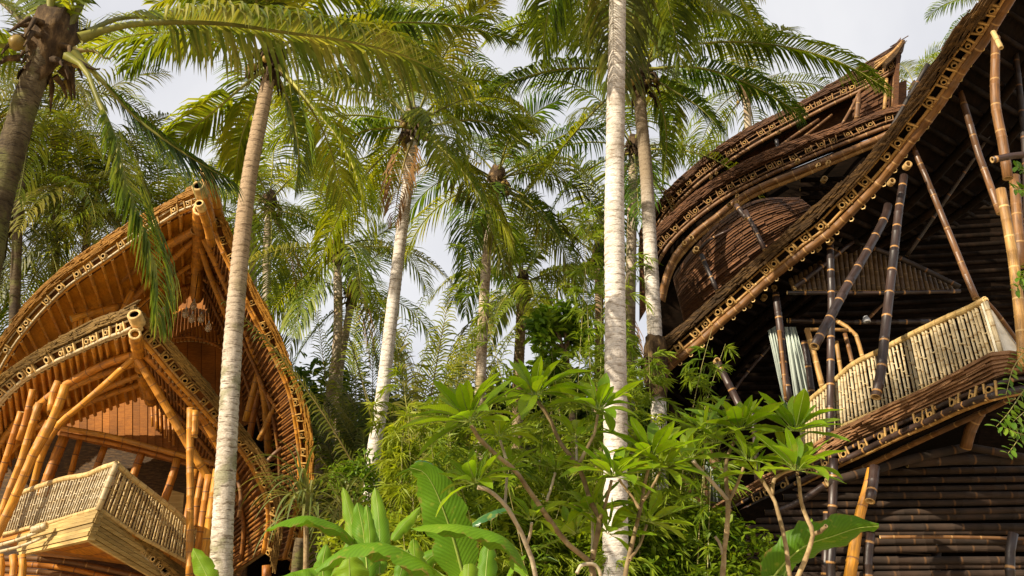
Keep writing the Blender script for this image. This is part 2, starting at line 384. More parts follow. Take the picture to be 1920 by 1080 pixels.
LF_SHRUB = leaf_mat('shrub_leaf', (0.035, 0.095, 0.010), (0.090, 0.180, 0.014), (0.190, 0.26, 0.02), trans=0.42, rough=0.4)
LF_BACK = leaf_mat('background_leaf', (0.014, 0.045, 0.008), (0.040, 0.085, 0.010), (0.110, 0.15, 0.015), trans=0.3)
RACHIS = wood_mat('palm_rachis', (0.10, 0.12, 0.02), (0.20, 0.20, 0.035), (0.30, 0.27, 0.06), scale=(4, 4, 4), rough=0.5, bump=0.2)
RACHIS_B = wood_mat('palm_rachis_brown', (0.09, 0.07, 0.02), (0.15, 0.12, 0.035), (0.22, 0.17, 0.06), scale=(4, 4, 4), rough=0.6, bump=0.2)
MIDRIB = wood_mat('leaf_midrib', (0.16, 0.24, 0.04), (0.24, 0.32, 0.06), (0.32, 0.38, 0.10), scale=(4, 4, 4), rough=0.4, bump=0.1)
FIBRE = wood_mat('palm_fibre', (0.016, 0.010, 0.006), (0.055, 0.034, 0.016), (0.17, 0.11, 0.05), scale=(12, 12, 4), rough=0.9, bump=1.0, big=6)
NUT = wood_mat('coconut_husk', (0.14, 0.09, 0.02), (0.22, 0.15, 0.03), (0.30, 0.22, 0.05), scale=(4, 4, 4), rough=0.45, bump=0.2)
TR_WHITE = trunk_mat('white_palm_bark', (0.32, 0.28, 0.23), (0.52, 0.48, 0.43), (0.68, 0.65, 0.60), ring=(0.16, 0.12, 0.08))
TR_GREY = trunk_mat('grey_palm_bark', (0.20, 0.13, 0.07), (0.38, 0.30, 0.21), (0.56, 0.50, 0.42), ring=(0.09, 0.06, 0.035), moss=0.5)
TR_E = trunk_mat('white_palm_bark_brown_top', (0.32, 0.28, 0.23), (0.52, 0.48, 0.43), (0.68, 0.65, 0.60), ring=(0.16, 0.12, 0.08), hb=(9.6, 11.0, (0.24, 0.19, 0.13)))
TR_A = trunk_mat('mossy_palm_bark_brown_top', (0.28, 0.22, 0.16), (0.44, 0.39, 0.32), (0.62, 0.57, 0.50), ring=(0.09, 0.06, 0.035), moss=.6, hb=(6.6, 9.0, (0.34, 0.25, 0.16)))
TR_BROWN = trunk_mat('brown_palm_bark', (0.12, 0.075, 0.04), (0.21, 0.14, 0.08), (0.36, 0.28, 0.19), ring=(0.035, 0.022, 0.012))
TR_DARK = trunk_mat('dark_palm_bark', (0.035, 0.025, 0.015), (0.075, 0.055, 0.028), (0.16, 0.125, 0.07), ring=(0.02, 0.013, 0.008), moss=0.6)
BARK_F = wood_mat('frangipani_bark', (0.13, 0.085, 0.04), (0.24, 0.17, 0.085), (0.36, 0.28, 0.16), scale=(14, 14, 14), rough=0.75, bump=0.5, big=5)
BARK_P = wood_mat('pale_frangipani_bark', (0.26, 0.20, 0.13), (0.40, 0.33, 0.22), (0.50, 0.43, 0.31), scale=(14, 14, 14), rough=0.75, bump=0.5, big=5)
CULM = bamboo_mat('young_bamboo_culm', (0.22, 0.24, 0.05), (0.30, 0.24, 0.08), (0.35, 0.33, 0.2), step=0.25, nodew=0.04)
Z = Vector((0, 0, 1))

def leaflets(mb, pts, n, Lf, wid, hang, start=0.16, vee=0.3, rnd=None, amp=1.0, ragged=0.18, spread=(78, 32), side_gain=(1, 1), m=0):
    """pinnate leaflets along polyline pts"""
    rnd = rnd or random
    T0 = (pts[1] - pts[0]).normalized()
    S = T0.cross(Z)
    if S.length < 0.15: S = Vector((1, 0, 0))
    S.normalize(); np_ = len(pts) - 1
    Ss = []
    for i in range(np_ + 1):
        T = (pts[min(i + 1, np_)] - pts[max(i - 1, 0)]).normalized()
        S = (S - T * S.dot(T)).normalized(); Ss.append((T, S.copy()))
    for i in range(n):
        t = start + (1 - start) * (i + 0.5) / n
        tt = (t - start) / (1 - start)
        x = t * np_; k = min(int(x), np_ - 1); f = x - k
        p = pts[k].lerp(pts[k + 1], f); T, Sd = Ss[k]; Nn = Sd.cross(T)
        if Nn.z < 0 and abs(T.z) < 0.8: Nn = -Nn
        prof = (math.sin(math.pi * (0.17 + 0.76 * tt)) ** 0.75)
        ang = R(spread[0] + (spread[1] - spread[0]) * tt)
        for sg, sgain in ((1, side_gain[0]), (-1, side_gain[1])):
            if sgain <= 0: continue
            if rnd.random() < 0.05: continue
            ln = Lf * prof * rnd.uniform(1 - ragged, 1 + ragged) * sgain
            a = ang + rnd.uniform(-0.13, 0.13)
            d = (Sd * sg * math.sin(a) + T * math.cos(a) + Nn * (vee + rnd.uniform(-.08, .08))).normalized()
            h = hang * rnd.uniform(0.85, 1.6)
            w = wid * 1.02 * (0.55 + 0.45 * prof); ln *= 1.1
            b = len(mb.v); P_ = p; dd = d; q = [p]
            for s_ in (0.34, 0.36, 0.30):
                P_ = P_ + dd * ln * s_; q.append(P_)
                dd = (dd - Z * h * (0.62 + s_)).normalized()
            for j, ww in ((0, 0.45), (1, 1.0), (2, 0.75)):
                dj = (q[j + 1] - q[j]).normalized()
                wv = dj.cross(Nn)
                if wv.length < 0.25: wv = T - dj * T.dot(dj)
                wv = wv.normalized() * (w * ww * 0.5)
                mb.v.append(q[j] - wv); mb.v.append(q[j] + wv)
            mb.v.append(q[3])
            mb.face((b, b+1, b+3, b+2), None, m); mb.face((b+2, b+3, b+5, b+4), None, m); mb.face((b+4, b+5, b+6), None, m)

def frond(parent, pts, Lf=0.9, n=60, wid=0.045, hang=0.5, r=0.035, mleaf=None, mr=None, start=0.16, rnd=None, name='frond', **kw):
    c = crv(pts, 18) if len(pts) < 14 else pts
    mb = MB(); rs = [r * (1.7 if i == 0 else 1.0) * (1 - 0.88 * i / 17) for i in range(18)]
    mb.tube(c, rs[:len(c)], sides=5)
    fo = mb.build(name, mr or RACHIS, parent)
    m2 = MB(); leaflets(m2, c, n, Lf, wid, hang, start=start, rnd=rnd, **kw)
    m2.build('leaflets', mleaf or LF_OLIVE, fo, kind='stuff', smooth=False)
    return fo

def arc(c, az, el, length, bend, steps=12, rnd=random):
    d = Vector((math.sin(az) * math.cos(el), math.cos(az) * math.cos(el), math.sin(el))); p = Vector(c); o = [p.copy()]
    tw = rnd.uniform(-0.12, 0.12)
    for i in range(steps):
        p = p + d * (length / steps); o.append(p.copy())
        side = d.cross(Z)
        d = (d - Z * bend * (0.5 + i / steps) / steps * 1.6 + side * tw / steps).normalized()
    return crv(o, 18)

def palm(name, label, trunk, r0, r1, mtr, nfr=20, FL=4.2, Lf=0.85, n=60, seed=1, manual=(), group='coconut palms', mleaf=None, els=(78, -38), bendr=(1.0, 1.7), hang=(0.35, 0.9), skip=None, wid=0.045, nuts=5, crown_r=0.26, dead=0, rings=True, cat='palm tree'):
    rnd = random.Random(seed); mleaf = mleaf or LF_OLIVE
    base = Vector((trunk[0].x, trunk[0].y, 0)) if trunk[0].z > 0 else Vector(trunk[0])
    t = thing(name, label, cat, base, group)
    pts = list(trunk)
    if pts[0].z > 0.05: pts = [Vector((pts[0].x - (pts[1].x - pts[0].x) * .3, pts[0].y, -0.1))] + pts
    c0 = crv(pts, 60); tot = sum((c0[i+1] - c0[i]).length for i in range(59))
    nr = int(tot / 0.11) if rings else 24
    mb = MB()
    if rings:
        cc = crv(pts, nr * 2); rad = []
        for i in range(len(cc)):
            f = i / (len(cc) - 1); q = r0 + (r1 - r0) * f ** 0.8
            if cc[i].z < 0.8: q *= 1 + 0.4 * (0.8 - max(0, cc[i].z))
            q *= 1 + 0.05 * noise.noise(cc[i] * 1.3)
            rad.append(q * (1.028 if i % 2 == 0 else 0.975) * (1 + rnd.uniform(-.012, .012)))
        mb.tube(cc, rad, sides=16, cap=0)
    else:
        cc = crv(pts, nr); mb.tube(cc, [r0 + (r1 - r0) * i / (nr - 1) for i in range(nr)], sides=10)
    mb.build('trunk', mtr, t)
    top = pts[-1]; up = (pts[-1] - pts[-2]).normalized()
    # fibrous crown base
    mb = MB(); cr0 = crown_r
    q = [top - up * 0.35 + up * 0.16 * k for k in range(7)]
    mb.tube(q, [r1 * 1.02, r1 * 1.1, cr0 * .62, cr0 * .8, cr0 * .85, cr0 * .7, cr0 * .4], sides=12)
    for v in range(len(mb.v)): mb.v[v] = mb.v[v] + Vector([rnd.uniform(-1, 1) * cr0 * 0.22 for _ in range(3)])
    for k in range(26):
        a = rnd.uniform(0, 6.28); s = top + Vector((math.cos(a), math.sin(a), 0)) * cr0 * .75 + up * rnd.uniform(-.2, .35)
        mb.tube([s, s + Vector((math.cos(a) * .12, math.sin(a) * .12, -0.05)), s + Vector((math.cos(a) * .2, math.sin(a) * .2, -0.28 * rnd.uniform(.5, 1.3)))], [0.04, 0.03, 0.008], sides=5)
    mb.build('crown_fibre', FIBRE, t)
    for k in range(nuts):
        a = rnd.uniform(0, 6.28); pr = 0.075 * rnd.uniform(.8, 1.15)
        c = top + Vector((math.cos(a), math.sin(a), 0)) * (cr0 + 0.08) + Z * rnd.uniform(-0.32, 0.0)
        mb = MB(); mb.tube([c + Z * pr * s for s in (1.15, .95, .5, 0, -.5, -.9, -1.1)], [pr * s for s in (0.05, .45, .85, 1, .85, .5, .05)], sides=8)
        mb.build('coconut', NUT, t)
    for fr in manual:
        o = dict(Lf=Lf, n=n, wid=wid, hang=0.7, mleaf=mleaf, rnd=rnd); fr = dict(fr); pp = fr.pop('pts'); o.update(fr)
        frond(t, pp, **o)
    ga = rnd.uniform(0, 6.28)
    for k in range(nfr):
        f = (k + 0.5) / nfr
        az = ga + k * 2.39996 + rnd.uniform(-.2, .2); az = (az + math.pi) % (2 * math.pi) - math.pi
        el = R(els[0] + (els[1] - els[0]) * f + rnd.uniform(-8, 8))
        ln = FL * rnd.uniform(0.82, 1.1) * (0.72 + 0.28 * min(1, f * 2.2))
        if skip and skip(az, el): continue
        hh = hang[0] + (hang[1] - hang[0]) * f
        pp = arc(top + up * (0.35 * (1 - f)), az, el, ln, rnd.uniform(*bendr), rnd=rnd)
        yl = rnd.random()
        frond(t, pp, Lf=Lf * rnd.uniform(.85, 1.15), n=n, wid=wid, hang=hh, mleaf=(LF_DARK if yl < .15 else LF_OLIVE if yl > .8 else mleaf), rnd=rnd, r=0.032, vee=0.35 - 0.25 * f)
    for k in range(dead):
        az = rnd.uniform(-3.1, 3.1)
        pp = arc(top - up * .2, az, R(-50), FL * .7, 1.2, rnd=rnd)
        frond(t, pp, Lf=Lf * .8, n=int(n * .6), wid=wid * .7, hang=1.5, mleaf=LF_DRY, mr=RACHIS_B, rnd=rnd)
    return t
def bamboo(parent, name, pts, r, m=None, sides=10, r2=None, cut=None, label=None, n=None, kind=None):
    pts = [Vector(p) for p in pts]
    tot = sum((pts[i+1] - pts[i]).length for i in range(len(pts) - 1))
    k = n or max(6, int(tot / 0.18))
    c = crv(pts, k); r2 = r if r2 is None else r2
    cc = []; rr = []
    for i, p in enumerate(c):
        q = r + (r2 - r) * i / (k - 1)
        if i % 2 == 0 and 0 < i < k - 1:      # swollen joint
            d = (c[i + 1] - c[i - 1]).normalized() * (q * 0.22)
            cc += [p - d, p, p + d]; rr += [q, q * 1.09, q]
        else: cc.append(p); rr.append(q)
    mb = MB(); mb.tube(cc, rr, sides=sides, cap=1)
    return mb.build(name, [m or GOLD, cut or CUT], parent, label=label, kind=kind)

def B(parent, px, Y0, Y1=None, rpx=6, m=None, name='bamboo_pole', cut=None, n=None, r2px=None, label=None, down=False):
    """bamboo pole through photo pixels; rpx = half width in photo pixels"""
    pts = PC(px, Y0, Y1, n=max(2, len(px) * 4 if len(px) > 2 else 2))
    r = rpx * pts[0].y / math.cos(PITCH) / FOC * 0.97
    r2 = (r2px if r2px else rpx) * pts[-1].y / math.cos(PITCH) / FOC * 0.97
    if down: pts.append(Vector((pts[-1].x + (pts[-1].x - pts[-2].x) * .5, pts[-1].y, 0.0)))
    return bamboo(parent, name, pts, r, m, r2=r2, cut=cut, label=label, n=n)

def _ring_mesh(name, m_rim, m_dark):
    mb = MB(); S = 14
    for r, y in ((1, .9), (1, -1), (.92, -1.12), (.66, -1.12), (.60, -1.0), (.58, 0.4)):
        for k in range(S):
            a = 2 * math.pi * k / S; mb.v.append(Vector((math.cos(a) * r, y, math.sin(a) * r)))
    for j in range(5):
        for k in range(S):
            k2 = (k + 1) % S; mb.face((j*S+k, j*S+k2, (j+1)*S+k2, (j+1)*S+k), None, 1 if j == 4 else 0)
    mb.face(tuple(5 * S + k for k in range(S)), None, 1)
    return mb.mesh(name, [m_rim, m_dark])
def _peg_mesh(name, m_):
    mb = MB(); x, y, z = Vector((.5, 0, 0)), Vector((0, .5, 0)), Vector((0, 0, .5))
    b = [(-.5,-.42),(-.42,-.5),(.42,-.5),(.5,-.42),(.5,.5),(-.5,.5)]
    n_ = len(b)
    for zz in (-.5, .5):
        for p in b: mb.v.append(Vector((p[0], p[1], zz)))
    for k in range(n_):
        k2 = (k + 1) % n_; mb.face((k, k2, n_ + k2, n_ + k))
    mb.face(tuple(range(n_))[::-1]); mb.face(tuple(range(n_, 2 * n_)))
    return mb.mesh(name, [m_])
RINGS = {}; PEGS = {}
def ring_me(key):
    if key not in RINGS: RINGS[key] = _ring_mesh('pole_end', *key)
    return RINGS[key]
def peg_me(m_):
    if m_ not in PEGS: PEGS[m_] = _peg_mesh('peg', m_)
    return PEGS[m_]

def eave(roof, outer, ring, low, nring, mth, mrail, mpole, mpeg, ringm, rr=0.045, peg=(0.022, 0.13, 0.05), rpole=0.06, depth=0.35, layers=4, seed=0, ts=None, back=None, mback=None, railr=0.016, polegap=0.6, rag=0.012, dv=None, loose=9):
    """verge: layered shakes, recess with paired pegs and cut pole ends between two thin rails, thick pole below"""
    rnd = random.Random(seed); n = len(outer)
    D = []; T = []; Nn = []
    for i in range(n):
        t = (ring[min(i+1, n-1)] - ring[max(i-1, 0)]).normalized(); d = (low[i] - outer[i]); d = (d - t * d.dot(t)).normalized()
        nn = t.cross(d).normalized()
        if nn.y > 0: nn = -nn
        T.append(t); D.append(d); Nn.append(nn)
    # shakes: overlapping layered boards, each slightly further out than the one below
    top_end = [outer[i].lerp(ring[i], 0.62) for i in range(n)]
    for k in range(layers):
        f0 = k / layers; f1 = (k + 1.25) / layers
        A = []; Bq = []
        for i in range(n):
            w = rnd.uniform(-1, 1) * rag
            o = Nn[i] * (0.10 - 0.028 * k)
            A.append(outer[i].lerp(top_end[i], f0) + o + D[i] * w); Bq.append(outer[i].lerp(top_end[i], min(1.05, f1)) + o + D[i] * (w * .6 + rnd.uniform(-1, 1) * rag * .6))
        off = [(dv or -Nn[i]).normalized() * (depth * (1 - .08 * k)) for i in range(n)]
        mb = MB(); mb.prism(A, Bq, off); mb.build('shake_course', mth, roof, smooth=False)
    # shake cross cuts: short loose shakes lying on the verge
    mb = MB()
    for q in range(n * loose):
        t = rnd.random(); i = min(n - 2, int(t * (n - 1))); c = samp(outer, t).lerp(samp(top_end, t), rnd.uniform(0.05, .95))
        ln = rnd.uniform(.08, .26); wd = rnd.uniform(.006, .014)
        mb.box(c + Nn[i] * rnd.uniform(0.085, 0.125), (T[i] + D[i] * rnd.uniform(-.12, .12)).normalized() * ln, D[i] * wd, Nn[i] * 0.008)
    mb.build('loose_shakes', mth, roof, kind='stuff', smooth=False)
    # backing board of the recess
    A = [top_end[i] - Nn[i] * 0.03 for i in range(n)]; Bq = [low[i] - Nn[i] * 0.03 for i in range(n)]
    mb = MB(); mb.prism(A, Bq, [-Nn[i] * 0.05 for i in range(n)]); mb.build('backing_board', mback or DARKW, roof, smooth=False)
    up_r = [ring[i] - D[i] * (rr * 1.45) + Nn[i] * 0.02 for i in range(n)]; lo_r = [ring[i] + D[i] * (rr * 1.35) + Nn[i] * 0.04 for i in range(n)]
    bamboo(roof, 'verge_rail', up_r, railr, mrail, sides=6, n=n); bamboo(roof, 'verge_rail', lo_r, railr * 1.5, mrail, sides=6, n=n)
    if low is not None and rpole > 0:
        lp = [lo_r[i].lerp(low[i], polegap) for i in range(n)]
        bamboo(roof, 'verge_pole', lp, rpole, mpole, sides=10, n=n)
    for j in range(nring):
        t = ts[j] if ts else (j + 0.5) / nring
        t += 0 if ts else rnd.uniform(-.32, .32) / nring
        i = min(n - 1, int(round(t * (n - 1)))); c = samp(ring, t); s = rnd.uniform(.75, 1.18)
        tx = (T[i] + Nn[i] * rnd.uniform(-.15, .15)).normalized(); ny = -Nn[i]; dz = D[i]
        inst('pole_end', ring_me(ringm), roof, frame(c + Nn[i] * 0.03, tx, ny, dz, rr * s) )
        for sg in (-1, 1):
            off = rr * rnd.uniform(1.35, 1.75)
            dd = (dz + tx * rnd.uniform(-.22, .22)).normalized(); tt = dd.cross(ny).normalized()
            if rnd.random() < 0.06: continue
            M = frame(c + tx * sg * off + Nn[i] * 0.045, tt * peg[0], ny * peg[2], dd * peg[1] * rnd.uniform(.9, 1.15))
            inst('peg', peg_me(mpeg), roof, M)
    return T, D, Nn

def loft(mb, A, Bc, m=0, flip=False, rows=1):
    n = len(A)
    for r_ in range(rows):
        a = [A[i].lerp(Bc[i], r_ / rows) for i in range(n)]; b = [A[i].lerp(Bc[i], (r_ + 1) / rows) for i in range(n)]
        for i in range(n - 1):
            mb.quad(a[i], a[i+1], b[i+1], b[i], m)

def vault(roof, F, Bk, nb, mlin, mbat, mtop, rb=0.03, th=0.14, outw=None, curvef=0.0, seed=1, every=1, batn='batten', purl=0, start=0.0):
    """one side of a petal roof between verge curve F and rear curve Bk: shell, lining, battens running inwards"""
    rnd = random.Random(seed); n = len(F)
    def nrm(i):
        t = F[min(i+1, n-1)] - F[max(i-1, 0)]; d = Bk[i] - F[i]; q = t.cross(d)
        q = q.normalized()
        return q if q.dot(outw) > 0 else -q
    NN = [nrm(i) for i in range(n)]
    rows = 4
    mb = MB()
    for r_ in range(rows):
        a = [F[i].lerp(Bk[i], r_ / rows) + NN[i] * 0.05 for i in range(n)]; b = [F[i].lerp(Bk[i], (r_ + 1) / rows) + NN[i] * 0.05 for i in range(n)]
        for i in range(n - 1): mb.quad(a[i], a[i+1], b[i+1], b[i])
    mb.build('lining', mlin, roof, smooth=False)
    mb = MB()
    mb.prism([F[i] + NN[i] * 0.08 for i in range(n)], [Bk[i] + NN[i] * 0.08 for i in range(n)], [NN[i] * th for i in range(n)])
    mb.build('roof_shell', mtop, roof, smooth=False)
    for k in range(nb):
        t = start + (1 - start) * (k + 0.5) / nb + rnd.uniform(-.15, .15) / nb
        a = samp(F, t); b = samp(Bk, min(1, t + curvef)); i = min(n - 1, int(t * (n - 1)))
        bamboo(roof, batn, [a.lerp(b, -0.01) - NN[i] * rb * .5, a.lerp(b, .98) - NN[i] * rb * .5], rb * rnd.uniform(.85, 1.1), mbat, sides=6, n=7)
    for k in range(purl):
        f = (k + 1) / (purl + 1)
        bamboo(roof, 'purlin', [F[i].lerp(Bk[i], f) - NN[i] * rb * 3 for i in range(0, n, 3)], rb * 1.6, mbat, sides=8, n=30)
    return NN

def railing(parent, top, bot, ns, r, m, mrail, rr, seed=0, name='balcony_railing', label=None, conn=True, mconn=None):
    rl = bamboo(parent, name, [p + Z * rr * .3 for p in top], rr, mrail, sides=10, n=max(12, len(top)), label=label)
    bamboo(rl, 'bottom_rail', bot, rr * .7, mrail, sides=8, n=max(12, len(bot)))
    rnd = random.Random(seed)
    cm = peg_me(mconn or m)
    for k in range(ns):
        t = (k + .5) / ns
        a = samp(bot, t + rnd.uniform(-.1, .1) / ns); b = samp(top, t + rnd.uniform(-.15, .15) / ns)
        q = r * rnd.uniform(.75, 1.15)
        bamboo(rl, 'baluster', [a, b - Z * rr * .5], q, m, sides=6, n=8)
        if conn:
            t2 = (k + 1.5) / ns
            if t2 < 1:
                a2 = samp(bot, t2); b2 = samp(top, t2)
                for h in ((k % 3) * .22 + .12 + rnd.uniform(-.04, .04), (k % 3) * .22 + .45 + rnd.uniform(-.05, .05)):
                    if h < .95:
                        c1 = a.lerp(b, h); c2 = a2.lerp(b2, h); x = (c2 - c1); d = (b - a).normalized(); y = x.cross(d).normalized(); x_ = d.cross(y).normalized()
                        if y.y < 0: y = -y
                        inst('spacer', cm, rl, frame((c1 + c2) / 2, x_ * (x.length), y * r * 1.2, d * r * 0.75))
    return rl

# =================================================================== LEFT HOUSE
lh_base = Vector((P(250, 900, 19).x, 19.0, 0))
LH = thing('bamboo_house', 'golden bamboo house with two stacked pointed petal roofs and a corner balcony, at left', 'house', lh_base)
n_ = 44
# ---- upper petal roof
up_roof = MB()
apexU = P(384, 360, 16.6)
roofU = bamboo(LH, 'ridge_pole', [P(375, 393, 16.3), P(372, 470, 18.6), P(369, 560, 22.0)], 0.15, GOLD, label='thick ridge pole of the upper roof running back from the point')
for (qx, qy, qr) in ((389, 328, 12), (376, 358, 13), (377, 388, 9)):
    s_ = P(qx, qy, 15.7); r_ = qr * 16.5 / FOC
    bamboo(LH, 'ridge_pole', [s_, s_ + Vector((-.02, .5, -.15)), s_ + Vector((-.05, 1.0, -.4))], r_, GOLD, n=6)
    inst('pole_end', ring_me((PEG, DARKW)), LH, frame(s_ - Vector((0, .02, 0)), Vector((1, 0, 0)), Vector((0, .97, -.23)), Vector((0, .23, .97)), r_ * 1.05))
def roof_empty(parent, label=None):
    o = bpy.data.objects.new('roof', None); COL.objects.link(o); o.parent = parent
    if label: o['label'] = label
    return o
rU = roof_empty(LH, 'upper petal roof side facing left'); rUr = roof_empty(LH, 'upper petal roof side facing right')
rG = roof_empty(LH, 'lower petal roof side facing left'); rGr = roof_empty(LH, 'lower petal roof side facing right')
oU = PC([(386, 338), (350, 364), (300, 391), (259, 411), (190, 455), (130, 496), (60, 560), (0, 640), (-50, 720), (-80, 820)], 16.4, 19, n_)
gU = PC([(374, 377), (335, 392), (310, 408), (261, 438), (211, 473), (165, 504), (124, 533), (88, 567), (60, 597), (18, 650), (-18, 720), (-42, 820)], 16.4, 19, n_)
lU = PC([(376, 390), (330, 407), (261, 450), (211, 486), (165, 517), (124, 547), (88, 580), (60, 611), (24, 662), (-10, 730), (-30, 830)], 16.5, 19.1, n_)
eave(rU, oU, gU, lU, 17, THATCH_G, PALE_W, GOLD, PEG_G, (PEG, DARKW), rr=0.055, peg=(.03, .17, .05), rpole=0.035, seed=3, mback=AMB_DK, depth=.5, layers=5, dv=Vector((0, 1, 0)))
bU = PC([(370, 545), (330, 585), (280, 640), (200, 705), (110, 770), (50, 840), (10, 900)], 22.5, 24, n_)
vault(rU, lU, bU, 24, AMB_WOOD, GOLD, THATCH_G, rb=0.042, outw=Vector((-.6, 0, 1)), purl=1, seed=5)
oUr = PC([(388, 338), (402, 363), (437, 437), (467, 507), (500, 567), (533, 633), (555, 693), (576, 745), (590, 800), (594, 860), (592, 930), (580, 1000), (558, 1075)], 16.4, 20.5, n_)
gUr = PC([(382, 368), (398, 396), (419, 450), (445, 505), (468, 555), (489, 596), (520, 655), (546, 713), (557, 750), (566, 800), (572, 847), (572, 910), (562, 980), (545, 1050)], 16.5, 20.6, n_)
lUr = PC([(376, 385), (390, 410), (409, 455), (434, 510), (457, 562), (478, 605), (509, 664), (534, 720), (546, 760), (554, 805), (559, 850), (558, 910), (547, 980), (530, 1045)], 16.6, 20.7, n_)
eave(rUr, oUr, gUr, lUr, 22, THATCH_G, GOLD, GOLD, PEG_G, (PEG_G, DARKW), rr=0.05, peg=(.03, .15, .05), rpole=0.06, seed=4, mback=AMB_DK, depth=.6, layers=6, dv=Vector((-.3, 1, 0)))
bUr = PC([(371, 545), (400, 610), (440, 700), (465, 790), (480, 880), (480, 970), (470, 1060)], 22.5, 24, n_)
vault(rUr, lUr, bUr, 58, AMB_DK, SHADE_AMB, THATCH_G, rb=0.027, outw=Vector((.8, 0, 1)), purl=2, seed=6)
# principal rafters and arches under the upper roof
for px, a, b, w, mm in (
    ([(363, 433), (285, 478), (210, 535), (159, 578), (107, 633), (70, 690)], 17.3, 20.5, 9, GOLD),
    ([(366, 448), (330, 481), (293, 515), (240, 570), (215, 600)], 18, 20, 6.5, GOLD),
    ([(362, 415), (380, 440), (426, 537), (470, 640), (496, 740), (505, 850)], 17.4, 21.5, 8, GOLD),
    ([(372, 448), (392, 511), (410, 555), (424, 590), (455, 660)], 18, 20.5, 6, GOLD),
    ([(296, 509), (344, 505), (393, 528), (426, 565), (452, 610)], 20, 21, 6, GOLD_DK),
    ([(292, 516), (344, 514), (385, 537), (415, 575)], 20.4, 21.2, 4.5, GOLD_DK),
    ([(290, 560), (330, 546), (370, 535), (395, 552), (422, 597), (445, 640)], 20.8, 21.5, 6, GOLD_DK),
    ([(300, 590), (345, 545), (368, 528)], 21, 21, 4, GOLD_DK),
    ([(368, 470), (368, 520), (367, 556)], 19.2, 20.2, 10, GOLD),
    ([(133, 598), (180, 585), (232, 573)], 18.6, 19.2, 7, GOLD),
    ([(250, 540), (228, 590), (215, 640)], 19, 19.2, 6, GOLD),
    ([(141, 600), (139, 640)], 18.7, 18.8, 4.5, GOLD), ([(152, 598), (150, 632)], 18.7, 18.8, 4.5, GOLD), ([(166, 594), (162, 622)], 18.7, 18.8, 4.5, GOLD),
    ([(496, 690), (466, 830), (450, 980), (440, 1090)], 21, 21.6, 6, GOLD_DK),
    ([(484, 700), (460, 790)], 20.6, 20.8, 6, GOLD), ([(517, 757), (486, 825)], 20.3, 20.6, 5, GOLD),
    ([(488, 720), (526, 775), (560, 820)], 20.2, 20.2, 4, GOLD_DK), ([(470, 640), (505, 700), (530, 760)], 20, 20, 4.5, GOLD_DK),
    ([(528, 840), (504, 862), (470, 910)], 20.2, 20.4, 4, BROWN), ([(478, 930), (462, 970)], 20, 20, 7, BROWN), ([(500, 1000), (470, 1040), (446, 1080)], 19.5, 19.5, 4, BROWN)):
    B(LH, px, a, b, w, mm, 'rafter' if len(px) > 2 else 'strut')
# rear wall of the upper floor: fanned slats over a reddish curved panel
mb = MB(); topc = PC([(180, 640), (260, 610), (330, 560), (372, 540), (420, 580), (470, 690), (492, 820), (492, 1000), (485, 1100)], 23.2, 23.2, 30)
botc = PC([(180, 900), (270, 860), (330, 850), (372, 850), (400, 900), (430, 950), (450, 1020), (460, 1080), (465, 1110)], 23.2, 23.2, 30)
mb.prism(topc, botc, Vector((0, .15, 0))); mb.build('rear_wall', RED_WOOD, LH, smooth=False)
for k in range(26):
    x = 268 + k * 7.2; mid = 372
    yb = 640 + ((x - 355) / 70) ** 2 * 18
    B(LH, [(x, yb), (mid + (x - mid) * .86, yb - 62)], 22.8, 22.8, 2.8, GOLD_DK, 'wall_slat', n=5)
arc_ = PC([(270, 668), (300, 642), (355, 632), (410, 650), (445, 690)], 22.7, 22.7, 16); arc2 = [p - Z * .05 for p in arc_]
bamboo(LH, 'curved_trim', arc_, 0.035, GOLD_DK)
mb = MB()
for k in range(7):
    x0 = 300 + k * 26
    mb = MB(); y0 = 640 + ((x0 + 12 - 355) / 60) ** 2 * 8
    mb.prism([P(x0, y0, 22.95), P(x0 + 25, y0 + 1, 22.95)], [P(x0, y0 + 230, 22.95), P(x0 + 25, y0 + 230, 22.95)], Vector((0, .05, 0)))
    mb.build('wall_panel', RED_WOOD, LH, smooth=False)
# lower right flank wall of boards, its shade put into the near-black wood
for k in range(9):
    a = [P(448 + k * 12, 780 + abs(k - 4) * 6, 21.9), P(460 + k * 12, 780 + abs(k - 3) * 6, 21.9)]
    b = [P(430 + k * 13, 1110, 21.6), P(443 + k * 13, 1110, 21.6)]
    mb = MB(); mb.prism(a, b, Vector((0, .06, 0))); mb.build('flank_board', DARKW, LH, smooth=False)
# ---- lower petal roof
oG = PC([(258, 570), (244, 580), (210, 590), (176, 604), (126, 628), (63, 664), (0, 705), (-60, 760), (-100, 820)], 14.4, 17, n_)
gG = PC([(250, 607), (230, 616), (200, 626), (170, 640), (137, 654), (108, 667), (84, 679), (63, 691), (40, 705), (24, 719), (6, 735), (-25, 775), (-50, 820)], 14.4, 17, n_)
lG = PC([(252, 622), (230, 630), (200, 640), (170, 652), (137, 667), (108, 681), (84, 694), (63, 706), (43, 720), (27, 735), (10, 752), (-18, 792), (-40, 835)], 14.5, 17.1, n_)
eave(rG, oG, gG, lG, 14, THATCH_O, PALE_W, PALE_W, PEG, (PEG, DARKW), rr=0.062, peg=(.03, .18, .05), rpole=0.03, seed=8, mback=AMB_DK, depth=.6, layers=5, railr=.022, dv=Vector((0, 1, 0)))
bG = PC([(275, 745), (215, 765), (150, 790), (90, 815), (40, 850), (0, 900), (-30, 950)], 18, 19.5, n_)
vault(rG, lG, bG, 24, AMB_WOOD, GOLD, THATCH_O, rb=0.042, outw=Vector((-.6, 0, 1)), purl=2, seed=9)
oGr = PC([(262, 585), (285, 600), (315, 630), (360, 678), (400, 724), (435, 770), (470, 808), (500, 850), (522, 900), (535, 945), (536, 1000), (525, 1060)], 14.4, 18, n_)
